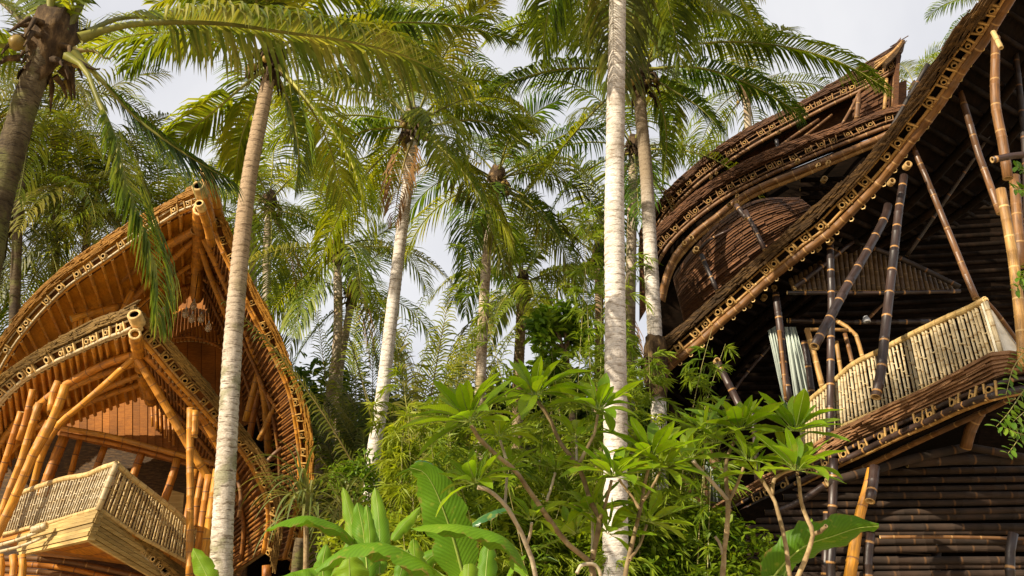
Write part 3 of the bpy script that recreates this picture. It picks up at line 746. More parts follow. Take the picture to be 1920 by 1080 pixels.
gGr = PC([(262, 614), (277, 629), (304, 659), (326, 686), (348, 711), (371, 735), (404, 773), (440, 812), (463, 838), (482, 868), (496, 897), (510, 930), (516, 975), (508, 1040)], 14.5, 18.1, n_)
lGr = PC([(256, 628), (268, 645), (294, 676), (316, 703), (337, 727), (360, 750), (392, 786), (427, 822), (450, 848), (470, 878), (484, 906), (496, 937), (500, 980), (490, 1035)], 14.6, 18.2, n_)
eave(rGr, oGr, gGr, lGr, 20, THATCH_O, TAN, GOLD, PEG_G, (PEG_G, DARKW), rr=0.05, peg=(.03, .15, .05), rpole=0.05, seed=10, mback=AMB_DK, depth=.7, layers=6, dv=Vector((-.3, 1, 0)))
bGr = PC([(277, 745), (320, 790), (370, 850), (405, 905), (425, 960), (430, 1010), (425, 1080)], 18.2, 19.6, n_)
vault(rGr, lGr, bGr, 46, AMB_DK, SHADE_AMB, THATCH_O, rb=0.027, outw=Vector((.8, 0, 1)), purl=1, seed=11)
# big cut ends at the point of the lower roof
inst('pole_end', ring_me((PEG, DARKW)), LH, frame(P(256, 599, 14.1), Vector((1, 0, 0)), Vector((0, .9, -.4)).normalized(), Vector((0, .4, .9)).normalized(), 0.125))
inst('pole_end', ring_me((PEG, DARKW)), LH, frame(P(262, 615, 14.2), Vector((1, 0, 0)), Vector((0, .9, -.4)).normalized(), Vector((0, .4, .9)).normalized(), 0.05))
B(LH, [(253, 626), (258, 650), (268, 700), (284, 752)], 14.1, 17.8, 12, GOLD, 'ridge_pole')
B(LH, [(256, 600), (260, 630), (268, 668)], 14.2, 15.8, 10, GOLD_DK, 'ridge_pole')
for px, a, b, w, mm in (
    ([(262, 662), (200, 682), (140, 712), (95, 743), (60, 775), (40, 800), (30, 830)], 15.2, 16.6, 8, GOLD_DK),
    ([(254, 668), (200, 718), (150, 762), (110, 797), (80, 850), (60, 920)], 15.2, 16.4, 6, GOLD),
    ([(262, 703), (210, 724), (164, 748), (120, 790)], 16, 16.8, 5.5, GOLD),
    ([(123, 722), (110, 760), (91, 803), (62, 855), (40, 905), (18, 955), (-10, 1010)], 15.0, 15.4, 8, GOLD),
    ([(110, 715), (100, 740), (96, 770)], 15.1, 15.1, 7, GOLD),
    ([(74, 755), (55, 815), (38, 870), (18, 920), (-4, 985), (-20, 1040)], 15.4, 15.8, 6.5, GOLD),
    ([(62, 730), (48, 790), (36, 825)], 15.6, 15.8, 6, GOLD_DK),
    ([(40, 772), (15, 850), (2, 890), (-20, 960)], 16, 16.4, 6, GOLD_DK),
    ([(92, 790), (60, 850), (38, 900)], 16.2, 16.4, 6, GOLD_DK),
    ([(258, 672), (300, 742), (349, 827), (375, 870), (400, 912), (430, 965)], 15.2, 16.8, 7.5, GOLD),
    ([(275, 665), (320, 712), (368, 765), (395, 805), (420, 850), (440, 900)], 15.2, 17, 9, GOLD_DK),
    ([(303, 720), (340, 755), (390, 812), (412, 848)], 16.4, 17, 6, GOLD_DK),
    ([(274, 700), (283, 740), (286, 752)], 16.6, 17.2, 9, GOLD_DK),
    ([(357, 765), (356, 850), (357, 920), (356, 1000), (355, 1085)], 15.2, 15.2, 6.5, GOLD),
    ([(366, 770), (365, 800), (364, 820)], 15.2, 15.2, 6, GOLD),
    ([(113, 802), (200, 817), (270, 835), (349, 856), (415, 872)], 17, 17.5, 5, GOLD),
    ([(113, 812), (200, 829), (270, 846), (349, 868), (410, 884)], 17.2, 17.7, 4, GOLD_DK),
    ([(267, 847), (258, 870), (246, 905)], 17.6, 17.6, 7, GOLD_DK), ([(333, 860), (322, 898), (306, 945)], 17.4, 17.4, 7, GOLD_DK), ([(196, 838), (184, 870), (172, 905)], 17.8, 17.8, 6, GOLD_DK),
    ([(122, 815), (100, 870), (78, 930)], 17.5, 17.5, 9, GOLD_DK), ([(150, 825), (140, 860), (130, 900)], 18.4, 18.4, 5, GOLD_DK),
    ([(408, 880), (396, 960), (384, 1045), (380, 1085)], 15.9, 15.9, 8, GOLD), ([(392, 890), (382, 960), (370, 1040)], 16.1, 16.1, 7, GOLD_DK), ([(380, 885), (370, 940), (362, 1010)], 16.4, 16.4, 6, GOLD_DK),
    ([(366, 880), (354, 950), (346, 1000)], 16.6, 16.6, 6, GOLD_DK), ([(440, 880), (452, 925), (448, 970)], 17.5, 17.6, 4, BROWN)):
    B(LH, px, a, b, w, mm, 'rafter' if px[0][1] < 760 and w < 8 else 'post')
# rear walls of the lower loft: gable triangle, dark room and pale screen
for k in range(24):
    x = 92 + k * 14.2; tp = lambda q: 802 - (q - 92) * .36 if q < 278 else 735 + (q - 278) * .95
    bt = lambda q: 812 + (q - 92) * .24
    mb = MB(); mb.prism([P(x, min(tp(x), bt(x) - 4), 19 + .015 * (k % 2)), P(x + 13.7, min(tp(x + 13.7), bt(x) - 4), 19 + .015 * (k % 2))], [P(x, bt(x), 19 + .015 * (k % 2)), P(x + 13.7, bt(x + 13.7), 19 + .015 * (k % 2))], Vector((0, .05, 0))); mb.build('gable_board', RED_WOOD, LH, smooth=False)
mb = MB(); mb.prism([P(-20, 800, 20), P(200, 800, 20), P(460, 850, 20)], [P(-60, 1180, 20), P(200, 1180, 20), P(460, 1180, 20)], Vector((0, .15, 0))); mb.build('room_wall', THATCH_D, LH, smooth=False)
mb = MB(); mb.prism([P(308, 915, 18.8), P(345, 925, 18.8)], [P(300, 985, 18.8), P(340, 990, 18.8)], Vector((0, .04, 0))); mb.build('cloth_screen', BOARD_P, LH, smooth=False)
for k in range(6):
    B(LH, [(284 + k * 8, 735 + k * 9 + 14), (286 + k * 8, 800 + k * 7)], 18.9, 18.9, 2.2, GOLD_DK, 'wall_slat', n=4)
# balcony floor, skirting boards and railing
tl = PC([(218, 871), (190, 880), (163, 892), (122, 899), (85, 910), (48, 923), (20, 938)], 14.3, 16.3, 20)
bl = PC([(184, 953), (160, 960), (130, 969), (100, 978), (60, 988), (22, 998), (0, 1003)], 14.3, 16.3, 20)
tr = PC([(218, 871), (235, 887), (255, 904), (289, 930), (318, 953), (344, 976), (378, 1012)], 14.3, 16.4, 20)
br = PC([(186, 954), (222, 979), (259, 1004), (300, 1026), (348, 1052), (378, 1072)], 14.3, 16.4, 20)
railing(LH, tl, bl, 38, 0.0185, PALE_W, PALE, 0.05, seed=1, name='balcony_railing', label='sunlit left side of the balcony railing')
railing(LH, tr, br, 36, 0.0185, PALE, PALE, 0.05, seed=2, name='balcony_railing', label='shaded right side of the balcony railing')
bamboo(LH, 'corner_post', [P(219, 868, 14.25), P(202, 910, 14.25), P(184, 956, 14.25)], 0.05, PALE_W, n=6)
def boards(parent, A0, A1, B0, B1, k, m, th, name):
    """k horizontal boards stacked between the edge A0-A1 and the edge B0-B1"""
    for i in range(k):
        f, g = i / k + .004, (i + 1) / k - .012
        a0, a1 = A0.lerp(B0, f), A1.lerp(B1, f); b0, b1 = A0.lerp(B0, g), A1.lerp(B1, g)
        o = th.normalized() * (-0.012 * (i % 3))
        mb = MB(); mb.prism([a0 + o, a0.lerp(a1, .5) + o, a1 + o], [b0 + o, b0.lerp(b1, .5) + o, b1 + o], th); mb.build(name, m, parent, smooth=False)
boards(LH, P(184, 955, 14.25), P(28, 999, 16.1), P(163, 1013, 14.15), P(36, 1041, 15.8), 7, BOARD_P, Vector((.08, .1, 0)), 'skirting_board')
boards(LH, P(186, 956, 14.25), P(300, 1030, 15.9), P(163, 1013, 14.15), P(300, 1092, 15.9), 7, BOARD_P, Vector((-.08, .1, 0)), 'skirting_board')
mb = MB(); mb.prism([P(186, 958, 14.35), P(350, 1056, 16.5)], [P(0, 1004, 16.4), P(100, 1040, 20)], Vector((0, 0, -.12))); mb.build('balcony_floor', GOLD_DK, LH, smooth=False)
for px, a, b, w in (([(0, 1022), (40, 1010), (84, 992)], 15, 15, 3), ([(0, 1034), (40, 1024), (86, 1006)], 15, 15, 2.5), ([(60, 994), (88, 985)], 14.9, 14.9, 6)): B(LH, px, a, b, w, PALE_W, 'floor_pole')
for k in range(9): B(LH, [(-20, 1046 + k * 11), (120, 1052 + k * 13), (300, 1090 + k * 16)], 16.2, 17, 4.5, GOLD_DK if k % 2 else BROWN, 'floor_joist')
mb = MB(); mb.prism([P(-60, 1040, 17.6), P(420, 1060, 17.6)], [P(-60, 1180, 17.6), P(420, 1180, 17.6)], Vector((0, .1, 0))); mb.build('under_floor_wall', SHAKE_R, LH, smooth=False)
rL = roof_empty(LH, 'small verge below the balcony')
eave(rL, PC([(258, 1012), (300, 1038), (345, 1075), (360, 1095)], 15.4, 16.4, 12), PC([(259, 1032), (290, 1052), (325, 1080), (340, 1095)], 15.4, 16.4, 12), PC([(257, 1046), (285, 1064), (312, 1085), (322, 1098)], 15.4, 16.4, 12), 5, THATCH_O, PALE_W, PALE, PEG, (PEG, DARKW), rr=.045, rpole=.02, seed=12, layers=3, depth=.2)
for x in (60, 180, 300, 420, 500): B(LH, [(x, 1060), (x - 2, 1100)], 18.5, 18.5, 8, GOLD_DK, 'stilt', down=True)
for x in (0, 24, 41, 356, 372, 385): B(LH, [(x, 1040), (x - 2, 1100)], 15.4, 15.4, 6, GOLD, 'stilt', down=True)

# =================================================================== RIGHT HOUSE
rh_base = Vector((P(1750, 900, 13).x, 13.0, 0))
RH = thing('bamboo_house', 'large dark black bamboo house with sweeping layered roofs, at right', 'house', rh_base)
rE = roof_empty(RH, 'big sweeping front roof with its verge rising to the upper right')
YA, YB = 9.0, 15.5
oE = PC([(1875, -60), (1835, 0), (1798, 33), (1758, 96), (1724, 148), (1698, 196), (1650, 259), (1606, 315), (1561, 354), (1511, 398), (1450, 456), (1396, 503), (1346, 547), (1292, 597), (1240, 640), (1200, 680)], YA - .4, YB, 60)
gE = PC([(1905, -60), (1856, 18), (1824, 70), (1791, 115), (1761, 163), (1730, 205), (1698, 246), (1667, 287), (1638, 322), (1606, 357), (1572, 391), (1540, 424), (1502, 452), (1471, 479), (1440, 504), (1412, 529), (1382, 556), (1350, 583), (1322, 610), (1297, 633), (1255, 668), (1215, 702)], YA - .4, YB, 60)
lE = PC([(1935, -60), (1888, 18), (1850, 80), (1812, 130), (1780, 178), (1745, 228), (1712, 270), (1685, 308), (1655, 347), (1622, 382), (1585, 420), (1550, 450), (1512, 478), (1480, 502), (1450, 526), (1420, 553), (1390, 582), (1358, 608), (1330, 634), (1300, 660), (1262, 690), (1225, 720)], YA - .4, YB, 60)
eave(rE, oE, gE, lE, 26, THATCH_D, TAN, BROWN, PEG_D, (PEG_D, DARKW), rr=0.048, peg=(.03, .17, .05), rpole=0.075, seed=21, depth=.45, layers=8, rag=.012, dv=Vector((.45, 1, 0)), railr=.018)
bE = PC([(2120, 60), (2040, 190), (1960, 300), (1860, 380), (1760, 440), (1660, 480), (1570, 540), (1490, 600), (1420, 660), (1360, 740), (1320, 800)], 13, 19, 60)
vault(rE, lE, bE, 34, DARKW, INK, THATCH_D, rb=0.045, outw=Vector((-.5, 0, 1)), purl=3, seed=22)
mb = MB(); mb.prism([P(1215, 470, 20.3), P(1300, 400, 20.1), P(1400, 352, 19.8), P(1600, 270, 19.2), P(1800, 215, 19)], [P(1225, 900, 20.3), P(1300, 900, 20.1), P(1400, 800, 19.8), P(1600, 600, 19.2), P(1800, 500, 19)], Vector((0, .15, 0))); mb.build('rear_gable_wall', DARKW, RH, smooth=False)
# second (rear) verge
r2_ = roof_empty(RH, 'middle rear roof with a row of pale pegs'); r3_ = roof_empty(RH, 'topmost rear roof ending in an upturned prow')
o2 = PC([(1760, 190), (1687, 203), (1640, 217), (1576, 238), (1487, 267), (1421, 293), (1365, 322), (1300, 365), (1263, 399), (1233, 428), (1205, 470)], 16.5, 19.5, 50)
g2 = PC([(1760, 205), (1673, 222), (1631, 237), (1595, 252), (1542, 273), (1509, 287), (1483, 300), (1451, 312), (1426, 324), (1401, 337), (1370, 352), (1345, 367), (1319, 387), (1297, 403), (1275, 422), (1257, 440), (1243, 454), (1220, 490)], 16.5, 19.5, 50)
l2 = PC([(1760, 222), (1676, 241), (1600, 268), (1548, 288), (1490, 312), (1430, 340), (1375, 368), (1325, 400), (1285, 434), (1262, 458), (1246, 482), (1232, 510)], 16.5, 19.5, 50)
eave(r2_, o2, g2, l2, 24, SHAKE_R, BROWN, BROWN, PEG_R, (PEG_D, DARKW), rr=0.05, peg=(.026, .19, .05), rpole=0.05, seed=23, depth=.8, layers=6, rag=.008, dv=Vector((.3, 1, 0)))
pole2 = [(1690, 238), (1650, 258), (1600, 279), (1554, 298), (1502, 320), (1436, 346), (1391, 369), (1343, 407), (1310, 432), (1283, 459), (1263, 485), (1250, 517), (1240, 560), (1234, 620)]
B(RH, pole2, 16.9, 19.5, 6.5, BROWN, 'arched_pole'); B(RH, [(x + 2, y + 9) for x, y in pole2], 17.0, 19.6, 5, TAN, 'arched_pole')
o3 = PC([(1692, 74), (1673, 93), (1636, 115), (1590, 142), (1539, 174), (1480, 207), (1428, 231), (1376, 259), (1324, 296), (1280, 333), (1255, 357), (1228, 392), (1205, 430)], 17.5, 21.5, 50)
g3 = PC([(1686, 118), (1660, 135), (1625, 154), (1595, 169), (1561, 184), (1500, 214), (1436, 247), (1413, 260), (1389, 275), (1363, 292), (1341, 307), (1319, 323), (1293, 345), (1258, 379), (1236, 408), (1215, 445)], 17.5, 21.5, 50)
l3 = PC([(1682, 135), (1655, 150), (1625, 168), (1595, 184), (1555, 204), (1502, 232), (1440, 265), (1400, 288), (1354, 318), (1312, 350), (1276, 384), (1250, 412), (1230, 445), (1215, 480)], 17.6, 21.6, 50)
eave(r3_, o3, g3, l3, 24, SHAKE_R, BROWN, BROWN, PEG_R, (PEG_D, DARKW), rr=0.05, peg=(.026, .19, .05), rpole=0.05, seed=25, depth=.9, layers=6, rag=.008, dv=Vector((.3, 1, 0)))
# upturned prow tip
mb = MB(); mb.prism([P(1693, 72, 17.3), P(1676, 92, 17.4), P(1655, 108, 17.5)], [P(1697, 80, 17.3), P(1682, 104, 17.4), P(1662, 124, 17.5)], Vector((.1, .35, 0))); mb.build('prow_tip', THATCH_D, r3_, smooth=False)
for k in range(3): B(r3_, [(1692 - k * 2, 76 + k * 4), (1672 - k * 3, 98 + k * 4), (1640, 118 + k * 6)], 17.25, 17.4, 2.2, TAN, 'prow_lath', n=6)
# closing walls between the rear verges: small red-brown shingles on a shell
def tiles(parent, cor, Y, nx, ny, m, name, seed, th=.05, jit=.5):
    """shingle-clad wall patch; cor = function(u, v) -> pixel"""
    rnd = random.Random(seed)
    for j in range(ny):
        for i in range(nx):
            u0 = (i + (j % 2) * .5 * jit) / nx; u1 = min(1, u0 + 1 / nx * .97)
            if u0 >= 1: continue
            v0, v1 = j / ny, (j + 1.12) / ny
            yy = Y(u0, v0) - rnd.uniform(0, .05)
            a, b, c, d = [P(*cor(u, v), yy + (q if q else 0)) for u, v, q in ((u0, v0, .02), (u1, v0, .02), (u1, v1, -.03), (u0, v1, -.03))]
            mb = MB(); mb.prism([a, b], [d, c], Vector((0, th, 0))); mb.build(name, m, parent, smooth=False)
w1 = lambda u, v: (1592 + 90 * u, 160 + (240 - 158 * 1) * 0 + v * (62 + 0 * u) + (1 - u) * 22)
gw = bpy.data.objects.new('prow_wall', None); COL.objects.link(gw); gw.parent = RH
tiles(gw, lambda u, v: (1600 + 82 * u, (186 - 60 * u) + v * ((236 - 28 * u) - (186 - 60 * u))), lambda u, v: 17.9, 7, 8, SHAKE_R, 'shingle', 3)
mb = MB(); mb.prism([P(1682, 92, 17.45), P(1688, 92, 17.45)], [P(1676, 205, 17.45), P(1684, 205, 17.45)], Vector((.02, .8, 0))); mb.build('prow_edge', SHAKE_R, gw, smooth=False)
for px, w, mm in (([(1662, 148), (1661, 175), (1658, 206)], 4, TAN), ([(1612, 172), (1595, 205), (1576, 238)], 3, BROWN), ([(1610, 178), (1608, 200), (1606, 226)], 5.5, BROWN), ([(1678, 140), (1676, 170), (1674, 200)], 4, BROWN)):
    B(gw, px, 17.6, 17.6, w, mm, 'wall_post')
# dark triangular opening under the top verge: backing and struts
mb = MB(); mb.prism([P(1200, 430, 21.9), P(1270, 350, 21.5), P(1400, 280, 20.5), P(1500, 228, 19.6), P(1620, 175, 18.6), P(1700, 150, 18.3)], [P(1200, 600, 21.9), P(1270, 480, 21.5), P(1400, 340, 20.5), P(1500, 300, 19.6), P(1620, 250, 18.6), P(1700, 240, 18.3)], Vector((0, .15, 0))); mb.build('inner_wall', SHAKE_R, RH, smooth=False)
for px, a, w, mm in (([(1460, 276), (1490, 254), (1535, 224)], 18.6, 3, BROWN), ([(1456, 262), (1459, 285)], 18.5, 4, BLACK), ([(1354, 330), (1390, 310), (1430, 298)], 19, 4.5, TAN), ([(1560, 215), (1535, 235), (1500, 262)], 18.4, 2.5, BROWN), ([(1395, 345), (1425, 325), (1480, 305)], 18.8, 4, BROWN)):
    B(RH, px, a, a, w, mm, 'strut')
# convex shingled shell wall
sh = bpy.data.objects.new('shingled_shell_wall', None); COL.objects.link(sh); sh.parent = RH
def shell(u, v):
    xl = 1262 + 14 * math.sin(v * 2.2); yt_l = 520; 
    tx, ty = 1262 + 238 * u, 520 - 150 * math.sin(min(1, u * 1.25) * 1.57) ** .85 
    bx, by = 1285 + 265 * u, 612 - 200 * u ** 1.05
    return (tx + (bx - tx) * v, ty + (by - ty) * v)
rnd = random.Random(31)
for j in range(26):
    v0 = j / 26; i = 0; u = rnd.uniform(-.05, 0)
    while u < 1:
        du = rnd.uniform(.09, .2); u0, u1 = max(0, u), min(1, u + du - .006); u += du
        if u1 - u0 < .02: continue
        v1 = (j + 1.15) / 26; dy = rnd.uniform(0, .06)
        def sp(uu, vv, q): return P(*shell(uu, vv), 17.6 - 1.1 * math.sin(uu * 1.9) - .5 * math.sin(vv * 3) + q - dy)
        A = [sp(u0 + (u1 - u0) * k / 3, v0 + rnd.uniform(-.004, .004), .03) for k in range(4)]; Bq = [sp(u0 + (u1 - u0) * k / 3, v1, -.035) for k in range(4)]
        mb = MB(); mb.prism(A, Bq, Vector((0, .03, 0))); mb.build('shingle', SHAKE_R, sh, smooth=False)
for px, a, w, mm in (([(1397, 395), (1410, 420), (1434, 468)], 15.6, 4.5, BLACK), ([(1315, 478), (1328, 508), (1345, 545)], 16, 4.5, BLACK), ([(1380, 385), (1400, 410)], 15.8, 5, BLACK), ([(1310, 470), (1330, 450), (1370, 430)], 16.2, 2.5, BLACK)):
    B(RH, px, a, a - .2, w, mm, 'strut')
for x, y, s in ((1495, 303, 1), (1442, 250, .7), (1461, 248, .7), (1367, 384, .8), (1382, 380, .8), (1283, 457, 1), (1296, 447, 1), (1305, 469, 1.3), (1343, 325, .7), (1333, 333, .7), (1545, 337, 1.3), (1553, 305, .9), (1534, 310, .9), (1382, 368, .8)):
    inst('pole_end', ring_me((CUT_DK, CUT_DK)), RH, frame(P(x, y, 16.4), Vector((1, 0, 0)), Vector((0, 1, 0)), Vector((0, 0, 1)), .05 * s))
for x, y, s, q in ((1556, 452, 1, 12.8), (1533, 466, 1, 13), (1450, 541, 1, 14), (1432, 558, 1, 14.2), (1344, 678, 1.1, 14.6), (1701, 311, 1, 11), (1671, 342, .9, 11.2), (1556, 503, 1, 14), (1404, 574, .9, 14.3)):
    inst('pole_end', ring_me((CUT_DK, CUT_DK)), RH, frame(P(x, y, q), Vector((1, 0, 0)), Vector((0, 1, 0)), Vector((0, 0, 1)), .055 * s))
# dark interior: rear wall of stacked poles, ceiling and floor
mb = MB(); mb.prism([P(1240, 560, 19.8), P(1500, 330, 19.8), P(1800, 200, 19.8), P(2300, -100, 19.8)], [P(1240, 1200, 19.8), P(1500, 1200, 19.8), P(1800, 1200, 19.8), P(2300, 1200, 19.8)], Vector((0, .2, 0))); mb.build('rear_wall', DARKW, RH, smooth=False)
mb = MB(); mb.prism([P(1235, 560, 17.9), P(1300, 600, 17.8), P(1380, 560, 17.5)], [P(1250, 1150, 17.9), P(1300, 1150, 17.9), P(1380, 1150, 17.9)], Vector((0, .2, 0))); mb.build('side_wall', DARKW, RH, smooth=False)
for k in range(26):
    y = 330 + k * 17
    B(RH, [(1500 - max(0, (k - 4)) * 8, y + 8), (1700, y), (2000, y - 18)], 18.6, 17.5, 5, INK, 'wall_pole', n=14)
SCREENB = bamboo_mat('dim_screen_bamboo', (0.12, 0.070, 0.022), (0.055, 0.030, 0.012), (0.16, 0.10, 0.035), step=0.3, nodew=0.03, mottled=0.6, mcol=(0.03, 0.018, 0.009))
# slatted gable screen
for k in range(34):
    x = 1488 + k * 9.2; yt = 455 + abs(x - 1602) * (.60 if x < 1602 else .42)
    B(RH, [(x + 3, 546), (x - 6, min(540, yt))], 13.6, 13.7, 4.6, SCREENB, 'screen_slat', n=7)
for px, a, b, w, mm in (
    ([(1476, 549), (1640, 549), (1800, 546)], 13.4, 13.4, 4, BLACK), ([(1476, 601), (1600, 604), (1745, 603)], 14.5, 14.5, 5, BLACK),
    ([(1490, 540), (1600, 452)], 13.5, 13.5, 5, BLACK), ([(1600, 452), (1700, 490), (1800, 538)], 13.5, 13.3, 5, BLACK_D),
    ([(1513, 618), (1528, 670), (1545, 738)], 13.6, 13.5, 5.5, TAN), ([(1510, 618), (1550, 618), (1590, 619)], 13.6, 13.6, 3.5, TAN), ([(1566, 600), (1600, 622), (1612, 650), (1622, 690)], 13.8, 13.4, 4, TAN), ([(1584, 625), (1592, 655), (1600, 690)], 13.8, 13.8, 4, BROWN), ([(1568, 640), (1574, 680), (1580, 720)], 13.8, 13.8, 4, TAN),
    ([(1660, 565), (1645, 580), (1628, 598)], 14, 14, 3, BROWN)):
    B(RH, px, a, b, w, mm, 'window_frame' if mm is TAN else 'beam')
CURT = wood_mat('pale_green_curtain', (0.30, 0.36, 0.32), (0.42, 0.48, 0.43), (0.52, 0.58, 0.53), scale=(30, 30, 1), rough=0.8, bump=.3)
for q in ([(1440, 620), (1456, 610), (1470, 760), (1482, 757)], [(1471, 613), (1492, 613), (1492, 765), (1529, 755)], [(1320, 850), (1343, 852), (1326, 942), (1352, 940)]):
    A = []; Bq = []
    for k in range(13):
        f = k / 12; w_ = .04 * math.sin(k * 1.9)
        A.append(P(q[0][0] + (q[1][0] - q[0][0]) * f, q[0][1] + (q[1][1] - q[0][1]) * f, 14.4 + w_)); Bq.append(P(q[2][0] + (q[3][0] - q[2][0]) * f, q[2][1] + (q[3][1] - q[2][1]) * f, 14.4 + w_ * 1.4))
    mb = MB(); mb.prism(A, Bq, Vector((0, .01, 0))); mb.build('curtain', CURT, RH)
# main poles
for px, a, b, w, w2, mm, nm in (
    ([(1695, 330), (1690, 364), (1685, 395), (1677, 468), (1669, 537), (1660, 618), (1652, 695), (1642, 745)], 11.5, 10.6, 8, 9.5, BLACK, 'post'),
    ([(1665, 385), (1658, 410), (1623, 476), (1590, 533), (1561, 587), (1527, 650)], 12, 10.8, 8, 9.5, BLACK, 'strut'),
    ([(1556, 452), (1559, 553), (1558, 630), (1557, 745), (1556, 830)], 13, 12.4, 7, 7.5, BLACK, 'post'),
    ([(1454, 549), (1462, 610), (1470, 690), (1480, 752)], 13.9, 13.7, 7, 7, BLACK, 'post'), ([(1461, 620), (1468, 680), (1474, 750)], 13.75, 13.7, 4, 4, BROWN, 'post'),
    ([(1508, 640), (1516, 690), (1524, 750)], 13.9, 13.9, 6, 6, BLACK, 'post'),
    ([(1867, 70), (1866, 187), (1880, 267), (1890, 335)], 9.4, 9.4, 9, 10, BROWN, 'post'),
    ([(1876, 355), (1889, 422), (1900, 487), (1913, 600), (1920, 690)], 9.2, 9.2, 9.5, 10, TAN, 'post'),
    ([(1902, 330), (1908, 420), (1916, 500)], 9.8, 9.8, 10, 10, BROWN, 'post'),
    ([(1770, 90), (1807, 195), (1833, 283), (1850, 330), (1875, 400)], 10.8, 10.3, 6.5, 7, MIXB, 'strut'),
    ([(1700, 250), (1732, 322), (1747, 358), (1770, 414), (1795, 475), (1808, 508), (1830, 560)], 11.4, 10.7, 5.5, 6.5, MIXB, 'strut'),
    ([(1634, 880), (1625, 920), (1610, 976), (1593, 1085)], 11.6, 11.4, 8, 10.5, GOLD, 'post'),
    ([(1640, 876), (1637, 905), (1631, 940)], 11.5, 11.3, 9, 9, BLACK, 'post'), ([(1563, 860), (1562, 920), (1560, 974)], 12.2, 12.2, 8, 8, BLACK, 'post'),
    ([(1552, 960), (1550, 1020), (1548, 1085)], 12.4, 12.4, 8, 8, BLACK, 'post'),
    ([(1346, 680), (1362, 712), (1388, 765), (1391, 784)], 14.4, 14.3, 7, 7, BLACK, 'post'), ([(1321, 843), (1345, 875), (1378, 925)], 14, 13.9, 9, 9, BROWN, 'strut'),
    ([(1316, 870), (1322, 905), (1328, 950)], 14.3, 14.3, 5, 5, BROWN, 'post'), ([(1255, 870), (1285, 905), (1318, 950)], 14.4, 14.2, 6, 6, BROWN, 'strut'), ([(1410, 760), (1416, 830), (1420, 900)], 14.4, 14.4, 5, 5, BLACK, 'post'),
    ([(1470, 620), (1400, 700), (1350, 770)], 15.6, 15.8, 3, 3, BLACK, 'beam'), ([(1860, 300), (1900, 292), (1930, 290)], 9.1, 9.1, 7, 7, BLACK, 'beam'),
    ([(1760, 200), (1700, 260), (1640, 350)], 12.5, 13, 6, 6, BLACK_D, 'beam'), ([(1920, 150), (1830, 290), (1700, 480)], 12, 13.5, 4, 4, BLACK_D, 'beam'), ([(1740, 120), (1640, 300), (1560, 480)], 12, 13.5, 5, 5, BLACK_D, 'beam'), ([(1900, 60), (1920, 260), (1925, 420)], 10.6, 10.6, 6, 6, BLACK_D, 'post')):
    B(RH, px, a, b, w, mm, nm, r2px=w2, cut=CUT_DK)
B(RH, [(1862, 60), (1868, 72), (1877, 90)], 9.1, 9.0, 5.5, PALE, 'pole_cap')
# balcony
tB = PC([(1500, 772), (1526, 746), (1568, 713), (1600, 685), (1648, 661), (1700, 634), (1767, 602), (1812, 583), (1848, 564)], 13.4, 9.7, 30)
bB = PC([(1500, 860), (1519, 843), (1567, 806), (1610, 786), (1648, 769), (1715, 739), (1780, 708), (1833, 684), (1878, 662)], 13.4, 9.7, 30)
railing(RH, tB, bB, 54, 0.021, PALE_W, PALE, 0.045, seed=7, label='curved pale bamboo railing rising to the right')
WHITE = wood_mat('whitewashed_panel', (0.50, 0.46, 0.36), (0.68, 0.64, 0.52), (0.78, 0.74, 0.64), scale=(3, 3, 8), bump=.4)
mb = MB(); mb.prism([P(1847, 566, 9.68), P(1860, 580, 9.7), P(1885, 615, 9.9), P(1925, 668, 10.2)], [P(1876, 662, 9.68), P(1888, 664, 9.7), P(1905, 668, 9.9), P(1930, 680, 10.2)], Vector((-.02, .06, 0))); mb.build('railing_end_panel', WHITE, RH, smooth=False)
B(RH, [(1846, 562), (1870, 588), (1895, 622), (1928, 668)], 9.62, 10.1, 4, BROWN, 'end_panel_rail'); B(RH, [(1847, 566), (1862, 610), (1878, 664)], 9.6, 9.6, 5, PALE_W, 'end_panel_rail')
rS = roof_empty(RH, 'skirt roof of brown laths below the balcony')
oS = PC([(1960, 655), (1905, 668), (1878, 660), (1833, 686), (1780, 712), (1715, 743), (1648, 773), (1567, 812), (1519, 845), (1462, 880), (1400, 915), (1350, 942), (1315, 962)], [9.4] * 3 + [9.8, 10.3, 10.9, 11.6, 12.4, 12.8, 13.2, 13.6, 13.9, 14], 50)
gS = PC([(1960, 722), (1910, 722), (1890, 726), (1854, 737), (1795, 759), (1739, 784), (1697, 802), (1661, 819), (1627, 835), (1589, 853), (1530, 882), (1476, 910), (1437, 928), (1404, 945), (1377, 960), (1345, 976), (1325, 985)], [9.4] * 3 + [9.5, 10.1, 10.7, 11.1, 11.5, 11.9, 12.2, 12.7, 13.1, 13.4, 13.6, 13.8, 14, 14.1], 50)
lS = PC([(1960, 745), (1910, 742), (1885, 745), (1860, 752), (1800, 776), (1745, 801), (1700, 820), (1664, 836), (1630, 852), (1594, 868), (1536, 896), (1482, 922), (1440, 941), (1408, 958), (1382, 972), (1352, 986), (1330, 994)], [9.4] * 3 + [9.5, 10.1, 10.7, 11.1, 11.5, 11.9, 12.2, 12.7, 13.1, 13.4, 13.6, 13.8, 14, 14.1], 50)
LATH = wood_mat('brown_lath', (0.10, 0.045, 0.02), (0.20, 0.10, 0.045), (0.34, 0.20, 0.10), scale=(6, 6, 30), bump=.6)
eave(rS, oS, gS, lS, 17, LATH, BLACK, TAN, PEG_D, (PEG_D, DARKW), rr=0.045, peg=(.024, .19, .03), rpole=0.03, seed=27, depth=.3, layers=7, rag=.006, loose=1, dv=Vector((.3, 1, 0)), railr=.03)
B(RH, [(1900, 745), (1847, 771), (1717, 830), (1650, 862), (1600, 885), (1530, 915)], 10, 13, 5, BROWN, 'lower_pole'); 
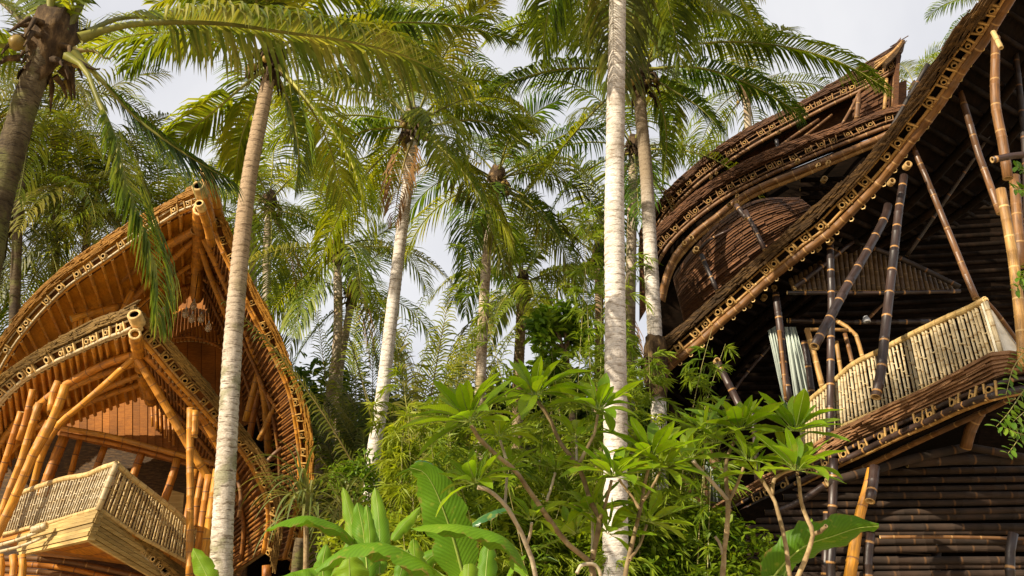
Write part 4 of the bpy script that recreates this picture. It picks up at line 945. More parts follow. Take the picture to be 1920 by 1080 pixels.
mb = MB(); mb.prism([bB[i] for i in range(0, 30, 3)], [bB[i] + Vector((1.6 + i * .03, 5, .1)) for i in range(0, 30, 3)], Vector((0, 0, -.15))); mb.build('balcony_floor', DARKW, RH, smooth=False)
# lower wall of stacked black poles
z = 0.1; k = 0
while True:
    c = P(1700, 540, 12.6); py = None
    zt = P(1700, 872, 12.6).z
    if z > zt: break
    yj = 12.6 + (.04 if k % 2 else 0)
    x0 = P(1395, 900, yj).x; x1 = P(2060, 900, yj).x
    if z > zt - .9: x0 = P(1395 + (z - zt + .9) * 170, 900, yj).x
    rw = random.Random(k); r = rw.uniform(.042, .056)
    bamboo(RH, 'wall_pole', [Vector((x0, yj + .3, z)), Vector(((x0 + x1) / 2, yj, z + rw.uniform(-.03, .03))), Vector((x1, yj - .1, z + rw.uniform(-.03, .05)))], r, WALLP, sides=8, n=26, cut=CUT_DK)
    z += .112; k += 1
for px, a, b, w, mm in (([(1550, 905), (1620, 886), (1720, 858), (1815, 838)], 12.2, 12.2, 8, WALLP), ([(1815, 838), (1870, 848), (1940, 862)], 12.2, 12, 7, WALLP), ([(1700, 868), (1800, 862), (1930, 862)], 12.3, 12.2, 9, WALLP), ([(1650, 1007), (1780, 1007), (1930, 1010)], 12.35, 12.3, 3, BROWN), ([(1350, 990), (1480, 950), (1560, 900)], 13.2, 12.6, 6, BLACK), ([(1810, 840), (1822, 800), (1845, 760)], 12, 11.6, 10, BROWN)):
    B(RH, px, a, b, w, mm, 'beam')
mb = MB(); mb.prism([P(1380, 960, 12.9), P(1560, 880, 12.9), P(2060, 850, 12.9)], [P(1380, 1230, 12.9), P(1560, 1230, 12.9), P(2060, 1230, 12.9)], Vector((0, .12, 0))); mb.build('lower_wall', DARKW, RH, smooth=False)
for x, q in ((1632, 11.5), (1562, 12.2), (1900, 9.6), (1390, 14.4), (1480, 14), (1760, 12.8)): B(RH, [(x, 1000), (x - 3, 1100)], q, q, 8, BLACK, 'stilt', down=True)

# =================================================================== small things hanging in / beside the left house
GLASS = None
m, n, l = mat('clear_lamp_glass'); bs = n('ShaderNodeBsdfPrincipled', i_Roughness=0.08); bs.inputs['Transmission Weight'].default_value = 0.75; bs.inputs['Base Color'].default_value = (.9, .8, .62, 1)
l(bs.outputs[0], n('ShaderNodeOutputMaterial').inputs[0]); GLASS = m
m, n, l = mat('grey_metal'); bs = n('ShaderNodeBsdfPrincipled', i_Roughness=0.35); bs.inputs['Base Color'].default_value = (.45, .47, .5, 1); bs.inputs['Metallic'].default_value = .3
l(bs.outputs[0], n('ShaderNodeOutputMaterial').inputs[0]); METAL = m
pend = [((304, 587), 'faint glass pendant lamp at the far left of the cluster'), ((317, 568), 'glass pendant lamp hanging just right of the drooping frond tip'), ((348, 587), 'glass pendant lamp left of the bright middle one'), ((363, 572), 'brightest glass pendant lamp, highest in the middle of the cluster'), ((360, 596), 'glass pendant lamp right below the brightest one'), ((377, 596), 'glass pendant lamp between the cluster and the palm trunk'), ((391, 613), 'lowest glass pendant lamp, nearest the grey palm trunk')]
for k, ((x, y), lab) in enumerate(pend):
    c = P(x, y, 19.6); t = thing('pendant_lamp', lab, 'lamp', c, 'glass pendant lamps under the upper roof')
    mb = MB(); mb.tube([c + Z * q for q in (.10, .06, 0, -.06, -.11, -.13)], [.02, .05, .075, .085, .05, .01], sides=12); mb.build('glass_shade', GLASS, t)
    for j in range(6):
        a = j * math.pi / 3; d = Vector((math.cos(a), math.sin(a), 0))
        mb = MB(); mb.tube([c + Z * .1 + d * .02, c + d * .08, c - Z * .1 + d * .055], .005, sides=4); mb.build('wire', PEG, t)
    mb = MB(); mb.tube([c + Z * .08, c + Z * .16], [.025, .018], sides=8); mb.build('lamp_cap', METAL, t)
    mb = MB(); mb.tube([c + Z * .16, c + Z * 1.1], .006, sides=4); mb.build('cord', DARKW, t)
c = P(290, 588, 15.2); t = thing('hanging_lamp', 'small grey tubular lamp hanging beside the peak of the lower roof', 'lamp', c)
mb = MB(); mb.tube([c + Z * .15, c + Z * .13, c - Z * .12, c - Z * .15], [.02, .045, .05, .045], sides=14, cap=0); mb.build('lamp_body', METAL, t)
mb = MB(); mb.tube([c + Z * .15, c + Z * .35 + Vector((-.08, 0, 0)), c + Vector((-.3, 0, .1))], .008, sides=5); mb.build('cord', DARKW, t)

c = P(1624, 598, 13.8); t = thing('wall_lamp', 'small metal lamp on an arm under the dark balcony ceiling', 'lamp', c)
mb = MB(); mb.tube([c + Z * .05, c, c - Z * .06], [.03, .06, .07], sides=12, cap=0); mb.build('lamp_head', METAL, t)
mb = MB(); mb.tube([c + Z * .04, P(1656, 566, 14)], .018, sides=6); mb.build('lamp_arm', INK, t)
def PP(*l, Y): return PC(l, Y, Y, n=len(l)) if False else [P(x, y, Y) for x, y in l]
def FR(px, Y0, Y1=None, **k):
    d = dict(pts=PC(px, Y0, Y1 if Y1 else Y0, n=18)); d.update(k); return d
EXP = []

# 1 near palm, upper left
palm('palm_tree', 'nearest leaning coconut palm with shaggy brown crown in the top left corner', PC([(-75, 1150), (-70, 900), (-50, 650), (-12, 420), (20, 290), (52, 180), (84, 100)], 7.4, 7.5, 20), 0.165, 0.125, TR_DARK, nfr=0, seed=11, nuts=3, crown_r=.26, wid=.04,
  manual=[FR([(150, 72), (220, 50), (300, 42), (420, 44), (530, 60), (640, 75), (760, 105), (870, 160)], 7.4, 8.4, Lf=1.0, n=150, hang=.95, r=.04, mleaf=LF_NEAR, start=.2, side_gain=(.85, 1), spread=(70, 40)),
    FR([(160, 62), (210, 38), (260, 32), (350, 34), (450, 30)], 7.6, 9.5, Lf=.75, n=80, hang=.9, r=.035, start=.25),
    FR([(138, 100), (190, 150), (250, 215), (310, 262), (360, 296), (425, 335)], 7.3, 7.7, Lf=.72, n=120, hang=.55, r=.035, start=.24, side_gain=(.25, 1), mleaf=LF_GREEN),
    FR([(125, 105), (160, 130), (185, 190), (215, 260), (240, 360), (265, 430), (285, 500), (290, 600)], 7.2, 7.0, Lf=.68, n=110, hang=1.0, r=.032, start=.3, mleaf=LF_NEAR),
    FR([(95, 70), (95, 20), (100, -60), (130, -200)], 7.5, 7.0, Lf=.7, n=60, hang=.4, r=.06), FR([(120, 60), (150, 10), (200, -80)], 7.5, 7.6, Lf=.7, n=60, hang=.5, r=.055),
    FR([(60, 90), (20, 86), (-60, 84), (-160, 100)], 7.5, 7.2, Lf=.7, n=60, hang=.6, r=.04), FR([(60, 60), (20, 20), (-60, -50)], 7.5, 7.8, Lf=.7, n=60, hang=.5, r=.04, mr=RACHIS_B),
    FR([(140, 95), (175, 95), (200, 110), (222, 98)], 7.4, 7.4, Lf=.1, n=8, hang=1, r=.03, mr=RACHIS_B), FR([(130, 110), (165, 125), (180, 130), (188, 128)], 7.3, 7.3, Lf=.06, n=6, hang=1, r=.05, mr=FIBRE)])
# 2 palm A
palm('palm_tree', 'coconut palm with brown to pale grey mossy trunk standing in front of the golden house', PC([(412, 1120), (418, 980), (425, 850), (440, 600), (465, 350), (495, 190), (507, 125)], 12, 12.2, 20), 0.165, 0.115, TR_A, nfr=9, FL=3.9, Lf=.8, seed=21, els=(80, 5), hang=(.3, .6), n=75, nuts=6,
  manual=[FR([(515, 95), (555, 72), (600, 60), (680, 46), (760, 42), (840, 46), (900, 56), (965, 78)], 12, 12.6, Lf=.62, n=110, hang=.55, start=.2, mleaf=LF_NEAR),
    FR([(520, 125), (545, 150), (592, 207), (640, 267), (672, 340), (690, 430)], 12, 11.4, Lf=.8, n=90, hang=.7, mleaf=LF_GREEN, start=.3),
    FR([(497, 130), (455, 162), (411, 200), (344, 255), (320, 280)], 12, 12.2, Lf=.75, n=70, hang=.7, start=.35),
    FR([(495, 85), (460, 40), (410, -10), (350, -40)], 12, 11, Lf=.8, n=70, hang=.5), FR([(505, 80), (500, 20), (500, -60)], 12, 11, Lf=.8, n=60, hang=.4),
    FR([(518, 85), (550, 30), (600, -20), (680, -40)], 12, 11.6, Lf=.9, n=80, hang=.8), FR([(492, 100), (430, 70), (360, 60), (290, 80), (240, 130)], 12, 12.8, Lf=.8, n=80, hang=.8, start=.25),
    FR([(505, 130), (480, 190), (455, 250), (440, 320)], 12.4, 12.6, Lf=.7, n=70, hang=.9, start=.25), FR([(515, 130), (545, 200), (560, 280), (555, 350)], 12.4, 13, Lf=.7, n=70, hang=.9, mleaf=LF_GREEN)])
# 3 palm B
palm('palm_tree', 'slim pale coconut palm in the centre left whose full crown shows leaf bases and nuts', PC([(684, 1120), (700, 860), (716, 750), (745, 500), (764, 350), (777, 245)], 16, 16.2, 20), 0.155, 0.115, TR_WHITE, nfr=13, FL=4.2, Lf=.85, seed=33, els=(80, -30), hang=(.35, .9), n=75, dead=1,
  manual=[FR([(790, 240), (830, 232), (880, 225), (930, 235), (990, 275)], 16, 15.4, Lf=.9, n=80, hang=.8, start=.2), FR([(795, 248), (850, 300), (895, 360), (925, 440)], 16, 15.6, Lf=.9, n=80, hang=.8, mleaf=LF_GREEN),
    FR([(768, 238), (720, 240), (670, 250), (610, 290)], 16, 15.6, Lf=.9, n=80, hang=.8, mleaf=LF_GREEN), FR([(770, 228), (740, 190), (690, 150), (620, 140)], 16, 16, Lf=.9, n=80, hang=.6), FR([(790, 225), (830, 180), (890, 150), (960, 160)], 16, 16, Lf=.9, n=80, hang=.7)])
# palms C..: middle distance
palm('palm_tree', 'middle-distance coconut palm between the two pale trunks, its trunk thin and grey', PC([(898, 1000), (900, 750), (908, 560), (915, 460), (930, 350)], 20, 20, 20), 0.16, 0.12, TR_GREY, nfr=15, FL=4.2, Lf=.9, seed=44, n=60, mleaf=LF_GREEN,
  manual=[FR([(935, 335), (985, 300), (1040, 262), (1100, 240), (1150, 250)], 20, 19.5, Lf=.9, n=70, hang=.8), FR([(938, 345), (980, 365), (1020, 400), (1050, 450)], 20, 19.8, Lf=.9, n=70, hang=.8)])
palm('palm_tree', 'small far coconut palm with thick brown trunk against the sky right of centre', PC([(968, 1000), (970, 800), (972, 700), (976, 620), (979, 540)], 26, 26, 20), 0.22, 0.16, TR_BROWN, nfr=17, FL=4.0, Lf=.85, seed=55, n=55, nuts=9, els=(82, -25), wid=.055,
  manual=[FR([(985, 530), (1030, 512), (1080, 505), (1125, 515)], 26, 26, Lf=.8, n=60, hang=.8), FR([(975, 545), (940, 580), (915, 640), (905, 690)], 26, 25.5, Lf=.9, n=60, hang=.4, mleaf=LF_GREEN)])
# palm E, right of the white trunk
palm('palm_tree', 'tall wide-crowned coconut palm just right of the tall straight white trunk', PC([(1243, 1120), (1238, 900), (1234, 750), (1222, 520), (1212, 330), (1203, 230), (1197, 160)], 15, 15.2, 20), 0.165, 0.125, TR_E, nfr=8, FL=4.4, Lf=.9, seed=66, els=(82, 35), n=75, nuts=7, crown_r=.36,
  manual=[FR([(1215, 115), (1260, 92), (1330, 80), (1420, 80), (1520, 98), (1600, 128), (1660, 165)], 15, 14.2, Lf=.85, n=110, hang=.75, start=.2),
    FR([(1215, 130), (1290, 125), (1360, 140), (1440, 175), (1500, 215)], 15, 14.6, Lf=.9, n=90, hang=.9, start=.2, mleaf=LF_GREEN), FR([(1214, 140), (1260, 168), (1310, 200), (1350, 240)], 15, 14.5, Lf=.75, n=80, hang=.6, start=.15, mleaf=LF_GREEN),
    FR([(1185, 128), (1138, 128), (1048, 130), (967, 150), (905, 172)], 15, 14.4, Lf=.85, n=90, hang=.9, start=.2, mleaf=LF_NEAR),
    FR([(1188, 150), (1136, 187), (1089, 236), (1040, 295), (991, 358)], 15, 14.6, Lf=.8, n=80, hang=.7, start=.4), FR([(1190, 110), (1150, 60), (1090, 30), (1010, 40), (960, 80)], 15, 14.4, Lf=.9, n=90, hang=.8),
    FR([(1205, 100), (1230, 40), (1270, -20), (1340, -50)], 15, 14.6, Lf=.9, n=80, hang=.7), FR([(1212, 105), (1270, 50), (1340, 20), (1400, 40), (1440, 90)], 15, 14.8, Lf=.9, n=90, hang=.8, mleaf=LF_GREEN), FR([(1198, 100), (1190, 30), (1180, -40)], 15, 14.6, Lf=.8, n=70, hang=.5),
    FR([(1210, 150), (1240, 200), (1250, 260), (1245, 330)], 15.4, 15.9, Lf=.7, n=70, hang=.8, mleaf=LF_GREEN)])
wr = [o for o in bpy.data.objects if o.get('label', '').startswith('tall wide-crowned')][0]
mb = MB(); q = PC([(1229, 632), (1229, 660), (1229, 690), (1231, 720), (1232, 745)], 15, 15, 12)
mb.tube(q, [.17, .19, .21, .2, .22, .21, .24, .22, .23, .2, .19, .17], sides=14)
for v in range(len(mb.v)): mb.v[v] = mb.v[v] + Vector([random.uniform(-1, 1) * .02 for _ in range(3)])
mb.build('fibre_wrap', FIBRE, wr)
# palm F, white trunk, crown above the frame
palm('palm_tree', 'tall straight white-barked palm trunk running the full height right of centre', PC([(1154, 1130), (1154, 900), (1154, 620), (1152, 400), (1155, 180), (1158, 0), (1160, -240)], 11, 11, 24), 0.168, 0.125, TR_WHITE, nfr=15, FL=3.9, Lf=.9, seed=77, els=(60, -55), hang=(.4, .9), n=80, bendr=(1.1, 1.9), nuts=3,
  manual=[FR([(1150, -230), (1080, -170), (1020, -90), (985, 10)], 11, 10.4, Lf=.8, n=80, hang=.7, mleaf=LF_NEAR), FR([(1170, -230), (1250, -180), (1330, -100), (1390, 0), (1420, 50)], 11, 10.6, Lf=.8, n=80, hang=.8)])
# background palms
bgp = [
 ('far palm with slender ringed trunk behind the right edge of the golden roof', [(588, 1100), (598, 900), (612, 780), (628, 690), (634, 600), (632, 480)], 24, 71, 22, LF_OLIVE, TR_GREY, 4.8),
 ('slim far palm with straight pale trunk, second from the golden roof edge', [(640, 1100), (636, 940), (634, 820), (636, 700), (660, 560)], 27, 72, 16, LF_GREEN, TR_GREY, 4.6),
 ('far palm with thin dark trunk close to the left side of the white trunk', [(1120, 1100), (1122, 800), (1124, 620), (1122, 490)], 25, 73, 16, LF_OLIVE, TR_BROWN, 5.0),
 ('tall far palm filling the upper centre right of the mossy trunk', [(690, 1100), (716, 750), (745, 500), (767, 300), (770, 60)], 22, 74, 20, LF_GREEN, TR_GREY, 4.6),
 ('yellowish palm behind the tip of the upper golden roof', [(500, 1100), (500, 800), (500, 500), (505, 390)], 25, 75, 22, LF_OLIVE, TR_GREY, 4.8),
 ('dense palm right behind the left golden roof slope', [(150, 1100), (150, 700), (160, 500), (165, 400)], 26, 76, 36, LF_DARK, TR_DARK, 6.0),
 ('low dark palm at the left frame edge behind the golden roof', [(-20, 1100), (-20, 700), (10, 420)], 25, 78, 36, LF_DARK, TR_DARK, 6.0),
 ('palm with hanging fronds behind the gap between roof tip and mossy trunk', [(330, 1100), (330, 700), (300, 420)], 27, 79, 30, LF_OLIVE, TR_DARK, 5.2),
 ('far palm directly behind the wide crown right of the white trunk', [(1180, 1100), (1180, 700), (1185, 400), (1188, 290)], 21, 81, 20, LF_GREEN, TR_GREY, 4.6),
 ('far pale green palm rising above the dark rear roof', [(1420, 1100), (1415, 600), (1405, 300), (1400, 175)], 25, 82, 18, LF_OLIVE, TR_GREY, 4.6),
 ('distant palm peeking over the dark roof near the upturned prow', [(1715, 1100), (1715, 600), (1715, 170)], 38, 83, 16, LF_GREEN, TR_GREY, 4.2),
 ('distant palm tip above the rising front verge of the dark house', [(1850, 1100), (1850, 600), (1845, 10)], 36, 84, 16, LF_GREEN, TR_GREY, 4.2),
 ('far palm left of centre with its crown at the height of the golden roof tip', [(470, 1100), (480, 700), (470, 420)], 28, 86, 20, LF_OLIVE, TR_GREY, 5.0),
 ('tall far palm at the top left behind the long arching frond', [(20, 1100), (30, 500), (50, 190)], 23, 87, 30, LF_DARK, TR_DARK, 5.0),
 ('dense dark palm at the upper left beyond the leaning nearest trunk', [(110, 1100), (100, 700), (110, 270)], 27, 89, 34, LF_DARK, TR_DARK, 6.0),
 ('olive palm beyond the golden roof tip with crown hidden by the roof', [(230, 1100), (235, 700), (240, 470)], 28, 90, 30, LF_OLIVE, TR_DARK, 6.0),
]
for lab, px, Y, seed, nfr, ml, mtk, FLn in bgp:
    nfr = int(nfr * .68)
    palm('palm_tree', lab, PC(px, Y, Y, 20), .17, .13, mtk, nfr=nfr, FL=FLn, Lf=1.0, seed=seed, n=52, mleaf=ml, wid=.05, rings=False, nuts=4, els=(80, -42), dead=1 if seed % 2 else 0)
for lab, x, y, h, sd in (('unseen coconut palm added left of the viewer to shade the dark house', -7.3, -.2, 12.2, 301),):  # out of view, added so its crown throws dappled shade on the dark house
    palm('palm_tree', lab, [Vector((x - .6, y, 0)), Vector((x - .2, y, h * .5)), Vector((x, y, h))], .17, .13, TR_GREY, nfr=20, FL=4.2, Lf=.9, seed=sd, n=46, mleaf=LF_OLIVE, rings=False)
# feather palm clumps (no trunk) in the centre
def clump(name, label, px, py, Y, nf, hgt, seed, spreadx=.5, ml=None, Lf=.6, az=(-3.14, 3.14)):
    rnd = random.Random(seed); c = P(px, py, Y); c.z = max(0, c.z)
    t = thing(name, label, 'palm clump', Vector((c.x, c.y, 0)), 'feather palm clumps')
    for k in range(nf):
        az_ = rnd.uniform(*az); h = hgt * rnd.uniform(.55, 1.05); el = R(rnd.uniform(62, 86))
        s = Vector((c.x + rnd.uniform(-.5, .5), c.y + rnd.uniform(-.5, .5), 0))
        pp = arc(s, az_, el, h, rnd.uniform(.25, .95), rnd=rnd)
        frond(t, pp, Lf=Lf * rnd.uniform(.8, 1.15), n=85, wid=.045, hang=rnd.uniform(.3, .9), mleaf=ml or (LF_DARK if rnd.random() < .55 else LF_OLIVE), mr=RACHIS if rnd.random() < .6 else RACHIS_B, rnd=rnd, r=.045, start=.22, vee=.1)
    return t
clump('feather_palm', 'tall dark feathery palm clump behind the slim pale trunk in the centre', 750, 900, 19.5, 34, 10.5, 5, az=(-1.3, 1.3))
clump('feather_palm', 'olive feathery palm clump left of the slim pale trunk', 660, 900, 22, 28, 10.8, 6, ml=LF_OLIVE, az=(-.9, 2.2))
clump('feather_palm', 'dark feathery palm clump right of the slim pale trunk, arching right', 825, 900, 19.5, 32, 9.8, 7, az=(-2.2, 1.2), ml=LF_DARK)
clump('feather_palm', 'dark feathery palm clump behind the far left roof slope', 60, 700, 28, 24, 17, 8, ml=LF_DARK)
# ------------------------------------------------------------------ bamboo thicket
def bleaves(mb, c, d, rnd, n=7, L_=.15):
    for q in range(n):
        a = rnd.uniform(-1.1, 1.1); dd = (d + Vector((rnd.uniform(-.9, .9), rnd.uniform(-.9, .9), rnd.uniform(-.75, .35)))).normalized()
        ln = L_ * rnd.uniform(.7, 1.3); w = ln * .065
        s = dd.cross(Vector((rnd.uniform(-1, 1), rnd.uniform(-1, 1), rnd.uniform(-1, 1)))).normalized() * w
        p = c + Vector((rnd.uniform(-.02, .02), rnd.uniform(-.02, .02), rnd.uniform(-.02, .02)))
        b = len(mb.v); dr = Z * (-ln * .18)
        mb.v += [p, p + dd * ln * .4 + s, p + dd * ln * .4 - s, p + dd * ln + dr]
        mb.face((b, b+1, b+3)); mb.face((b, b+3, b+2))
def bamboo_clump(label, px, Y, nc, hgt, seed, bend=.5, nb=26, L_=.185, az0=None, azs=math.pi, spread=.7, mleaf=None, culm_r=.014):
    rnd = random.Random(seed); c = P(px, 1000, Y)
    t = thing('bamboo_plant', label, 'bamboo', Vector((c.x, Y, 0)), 'leafy young bamboo clumps')
    fol = MB()
    for k in range(nc):
        s = Vector((c.x + rnd.gauss(0, spread), Y + rnd.gauss(0, .35), 0))
        az = (az0 if az0 is not None else 0) + rnd.uniform(-azs, azs)
        h = hgt * rnd.uniform(.6, 1.05)
        cu = arc(s, az, R(rnd.uniform(78, 89)), h, rnd.uniform(.3, 1) * bend, rnd=rnd)
        mb = MB(); mb.tube(cu, [culm_r * (1 - .8 * i / 17) for i in range(18)], sides=5)
        mb.build('culm', CULM, t)
        for j in range(nb):
            f = rnd.uniform(.22, 1) ** .8; p = samp(cu, f)
            a2 = rnd.uniform(-math.pi, math.pi); ln = rnd.uniform(.25, .75) * (1.25 - .6 * f)
            br = arc(p, a2, R(rnd.uniform(-5, 50)), ln, rnd.uniform(.4, 1.3), steps=5, rnd=rnd)
            fol.tube([br[0], br[9], br[17]], [.004, .003, .0015], sides=3)
            for u in range(6):
                i = 4 + int(u * 2.6); d = (br[min(17, i + 1)] - br[i - 1]).normalized()
                bleaves(fol, br[i], d, rnd, 4 if u < 5 else 6, L_)
    fol.build('foliage', mleaf or LF_BAMBOO, t, kind='stuff', smooth=False)
bamboo_clump('bright bamboo thicket left of the white trunk behind the frangipani', 900, 12.5, 22, 5.0, 1, bend=.7, nb=30)
bamboo_clump('bamboo thicket directly behind the frangipani branches', 1040, 12.6, 24, 5.2, 2, bend=.7, nb=32)
bamboo_clump('bamboo between the white trunk and the dark house', 1215, 12.4, 10, 4.8, 3, bend=.6, nb=22, spread=.4)
bamboo_clump('taller airy bamboo with sprays reaching over the dark house verge', 1225, 11.8, 8, 6.6, 4, bend=.8, nb=20, az0=math.pi / 2, azs=.9, spread=.4)
bamboo_clump('thin bamboo rising behind the white trunk towards its middle', 1110, 14.5, 10, 8.8, 5, bend=.35, nb=30, L_=.2, spread=.5)
bamboo_clump('low bamboo tufts at the foot of the dark house', 1275, 10.4, 8, 1.9, 6, bend=.9, nb=20, spread=.5)
bamboo_clump('low bamboo at bottom centre between banana and frangipani', 1010, 11.6, 18, 3.7, 7, bend=.9, nb=22, spread=.9)
bamboo_clump('pale bamboo filling the gap right of the dark feathery clump', 830, 13.5, 14, 5.6, 8, bend=.7, nb=26, spread=.9, L_=.2)

# ------------------------------------------------------------------ frangipani
def frang_leaf_me(k):
    mb = MB(); nl, nw = 8, 2; b = [.0, .32, .62, .85, .98, 1.0, .86, .5, .02]
    bend = (.08, .25, .5, .15)[k % 4]; fold = (.18, .3, .22, .1)[k % 4]; wm = .31
    for i in range(nl + 1):
        f = i / nl; w = wm / 2 * b[i] ** .9 * (1 if i else .0) + .006
        a = bend * f; y = f * math.cos(a * .8); z = -math.sin(a) * f * .9 + .0
        for j in (-2, -1, 0, 1, 2):
            x = w * j / 2; mb.v.append(Vector((x, y, z + abs(x) * fold * 1.6 + .010 * math.sin(i * 2.3 + j))))
    for i in range(nl):
        for j in range(4):
            a = i * 5 + j; mb.face((a, a+1, a+6, a+5), [(abs(j-2)/2, i/nl), (abs(j-1)/2, i/nl), (abs(j-1)/2, (i+1)/nl), (abs(j-2)/2, (i+1)/nl)])
    c0 = [Vector((0, i / 8 * math.cos(bend * i / 8 * .8), -math.sin(bend * i / 8) * i / 8 * .9 - .004)) for i in range(9)]
    c0[0] = Vector((0, -.14, 0)) 
    mb.tube(c0, [.010, .011, .011, .010, .009, .008, .006, .005, .003], sides=4, m=1)
    return mb.mesh('leaf', [LF_FRANG, MIDRIB])
FLM = [frang_leaf_me(k) for k in range(4)]
def rosette(plant, c, up, n, L_, rnd):
    up = up.normalized(); ref = up.cross(Vector((.3, 1, .2))).normalized(); r2 = up.cross(ref)
    for k in range(n):
        a = k * 2.39996 + rnd.uniform(-.2, .2); f = (k + .5) / n
        pol = R(16 + 74 * f + rnd.uniform(-8, 8))
        out = ref * math.cos(a) + r2 * math.sin(a)
        y = (up * math.cos(pol) + out * math.sin(pol) - Z * .05).normalized()
        nz_ = (up * math.sin(pol) - out * math.cos(pol)); nz_ = (nz_ - y * nz_.dot(y)).normalized()
        x = y.cross(nz_).normalized(); tw = rnd.uniform(-.35, .35)
        x, nz_ = x * math.cos(tw) + nz_ * math.sin(tw), nz_ * math.cos(tw) - x * math.sin(tw)
        s = L_ * rnd.uniform(.75, 1.12) * (.72 + .4 * math.sin(f * 2.4))
        inst('leaf', FLM[rnd.randrange(4)], plant, frame(c + out * .012 + y * .14 * s, x, y, nz_, s))
def frangipani(label, Y, branches, rosettes, seed, base, L_=.26):
    rnd = random.Random(seed)
    b = P(base[0], base[1], Y); t = thing('frangipani', label, 'shrub', Vector((b.x, Y, 0)), 'frangipani plants')
    for px, w0, w1, dy, mm in branches:
        pts = PC(px, Y, Y + dy, n=14); r0 = w0 * .86 * Y / FOC; r1 = w1 * .86 * Y / FOC
        mb = MB(); q = [p + Vector([rnd.uniform(-1, 1) * r0 * .15 for _ in range(3)]) for p in pts]
        rr = [(r0 + (r1 - r0) * i / 13) * (1 + rnd.uniform(-.08, .1)) for i in range(14)]; rr[-1] *= 1.15
        mb.tube(q, rr, sides=9, cap=0); mb.build('branch', mm, t)
    for x, y, dy, n, dx, dz, s in rosettes:
        rosette(t, P(x, y, Y + dy), Vector((dx, -.25, dz)), int(n * 1.3), L_ * s, rnd)
    return t
bA = [([(1118, 1130), (1115, 1090), (1107, 1052)], 7, 6.5, 0, BARK_F),
 ([(1107, 1054), (1058, 1013), (1021, 961), (970, 887), (951, 869), (907, 832), (884, 798)], 6, 4, -.3, BARK_F), ([(951, 869), (945, 848), (938, 826)], 3.5, 2.8, .1, BARK_P),
 ([(1110, 1050), (1120, 1005), (1125, 972), (1110, 947), (1084, 872), (1055, 839), (1032, 787), (1008, 752)], 6, 4, .2, BARK_F), ([(1084, 872), (1100, 842), (1114, 813), (1121, 778)], 4, 3, .1, BARK_F), ([(1081, 865), (1081, 828)], 3, 2.6, .2, BARK_P),
 ([(1125, 972), (1133, 950), (1140, 928), (1147, 900)], 4, 3, -.1, BARK_F), ([(1008, 1100), (1000, 1060), (988, 1024), (970, 985), (947, 946), (920, 922), (896, 913)], 5, 4, -.3, BARK_P), ([(988, 1020), (994, 1000), (997, 980)], 3.4, 2.8, -.1, BARK_P), ([(947, 946), (949, 915), (951, 887)], 3.4, 2.8, .1, BARK_P),
 ([(1025, 939), (1034, 912), (1041, 887)], 3, 2.6, .1, BARK_P), ([(1170, 1130), (1175, 1065), (1190, 1000), (1199, 961), (1210, 902), (1218, 866)], 5.5, 3.4, .1, BARK_F), ([(1199, 954), (1180, 925), (1160, 899)], 3.4, 2.8, 0, BARK_F), ([(1205, 940), (1222, 915), (1237, 885)], 3.4, 2.6, .1, BARK_F),
 ([(1111, 1035), (1111, 1000), (1110, 969)], 3.6, 3, .2, BARK_P), ([(1130, 1110), (1120, 1062), (1090, 1060), (1082, 1075)], 4, 3.6, -.1, BARK_P), ([(1180, 1050), (1200, 1020), (1212, 985)], 3.6, 3, .2, BARK_F)]
rA = [(881, 790, -.3, 18, -.35, 1, 1.25), (936, 818, .1, 12, -.1, 1, .8), (1004, 742, .2, 18, -.1, 1, 1.2), (1122, 768, .1, 13, .15, 1, 1.1), (1081, 820, .2, 9, 0, 1, .8), (1148, 892, -.1, 14, .2, 1, 1.05), (892, 906, -.3, 14, -.4, 1, .9), (998, 974, -.1, 9, .1, 1, .7), (951, 880, .1, 9, 0, 1, .7),
 (1043, 880, .1, 7, .2, 1, .6), (1220, 858, .1, 16, .2, 1, 1.15), (1158, 894, .2, 10, -.3, 1, 1.0), (1240, 878, .1, 12, .4, 1, 1.0), (1110, 962, .2, 12, -.2, 1, 1.0), (1214, 978, .2, 10, .3, 1, 1.0), (1080, 1000, .4, 8, -.5, .8, .9), (1140, 1000, .1, 8, .5, .8, .9)]
frangipani('wide-branching frangipani in front of the white trunk with star-like leaf rosettes', 5.4, bA, rA, 91, (1118, 1100))
bB = [([(1352, 1130), (1356, 1060), (1364, 976), (1366, 939)], 5.5, 5, 0, BARK_F), ([(1366, 939), (1345, 915), (1320, 888), (1299, 864)], 4.5, 3.6, -.1, BARK_P), ([(1366, 939), (1362, 905), (1361, 872), (1372, 838), (1387, 812)], 4.5, 3.4, .1, BARK_F),
 ([(1367, 939), (1382, 908), (1396, 872)], 4, 3, 0, BARK_F), ([(1482, 1130), (1478, 1060), (1470, 1005), (1461, 969), (1450, 935), (1424, 893)], 5, 4, 0, BARK_F), ([(1490, 1095), (1510, 1050), (1524, 1002), (1512, 970), (1502, 939), (1497, 893)], 5.5, 3.6, -.2, BARK_F),
 ([(1524, 1002), (1537, 997), (1549, 986)], 4.5, 4, -.1, BARK_F), ([(1495, 890), (1493, 858), (1491, 830)], 3.5, 3, .1, BARK_F), ([(1448, 930), (1450, 905), (1462, 890), (1487, 880)], 4, 3.4, 0, BARK_F), ([(1355, 1040), (1350, 1020), (1341, 1006)], 3.2, 3, 0, BARK_P)]
rB = [(1295, 858, -.1, 12, -.3, 1, .8), (1388, 806, .1, 18, 0, 1, 1.15), (1404, 864, 0, 13, .1, 1, .95), (1320, 806, .1, 11, -.2, 1, .9), (1420, 888, 0, 9, -.2, 1, .8), (1494, 882, -.2, 15, .15, 1, 1.1), (1491, 808, .1, 18, .05, 1, 1.2), (1474, 850, .2, 9, -.3, 1, .8), (1345, 830, .2, 9, -.2, 1, .9)]
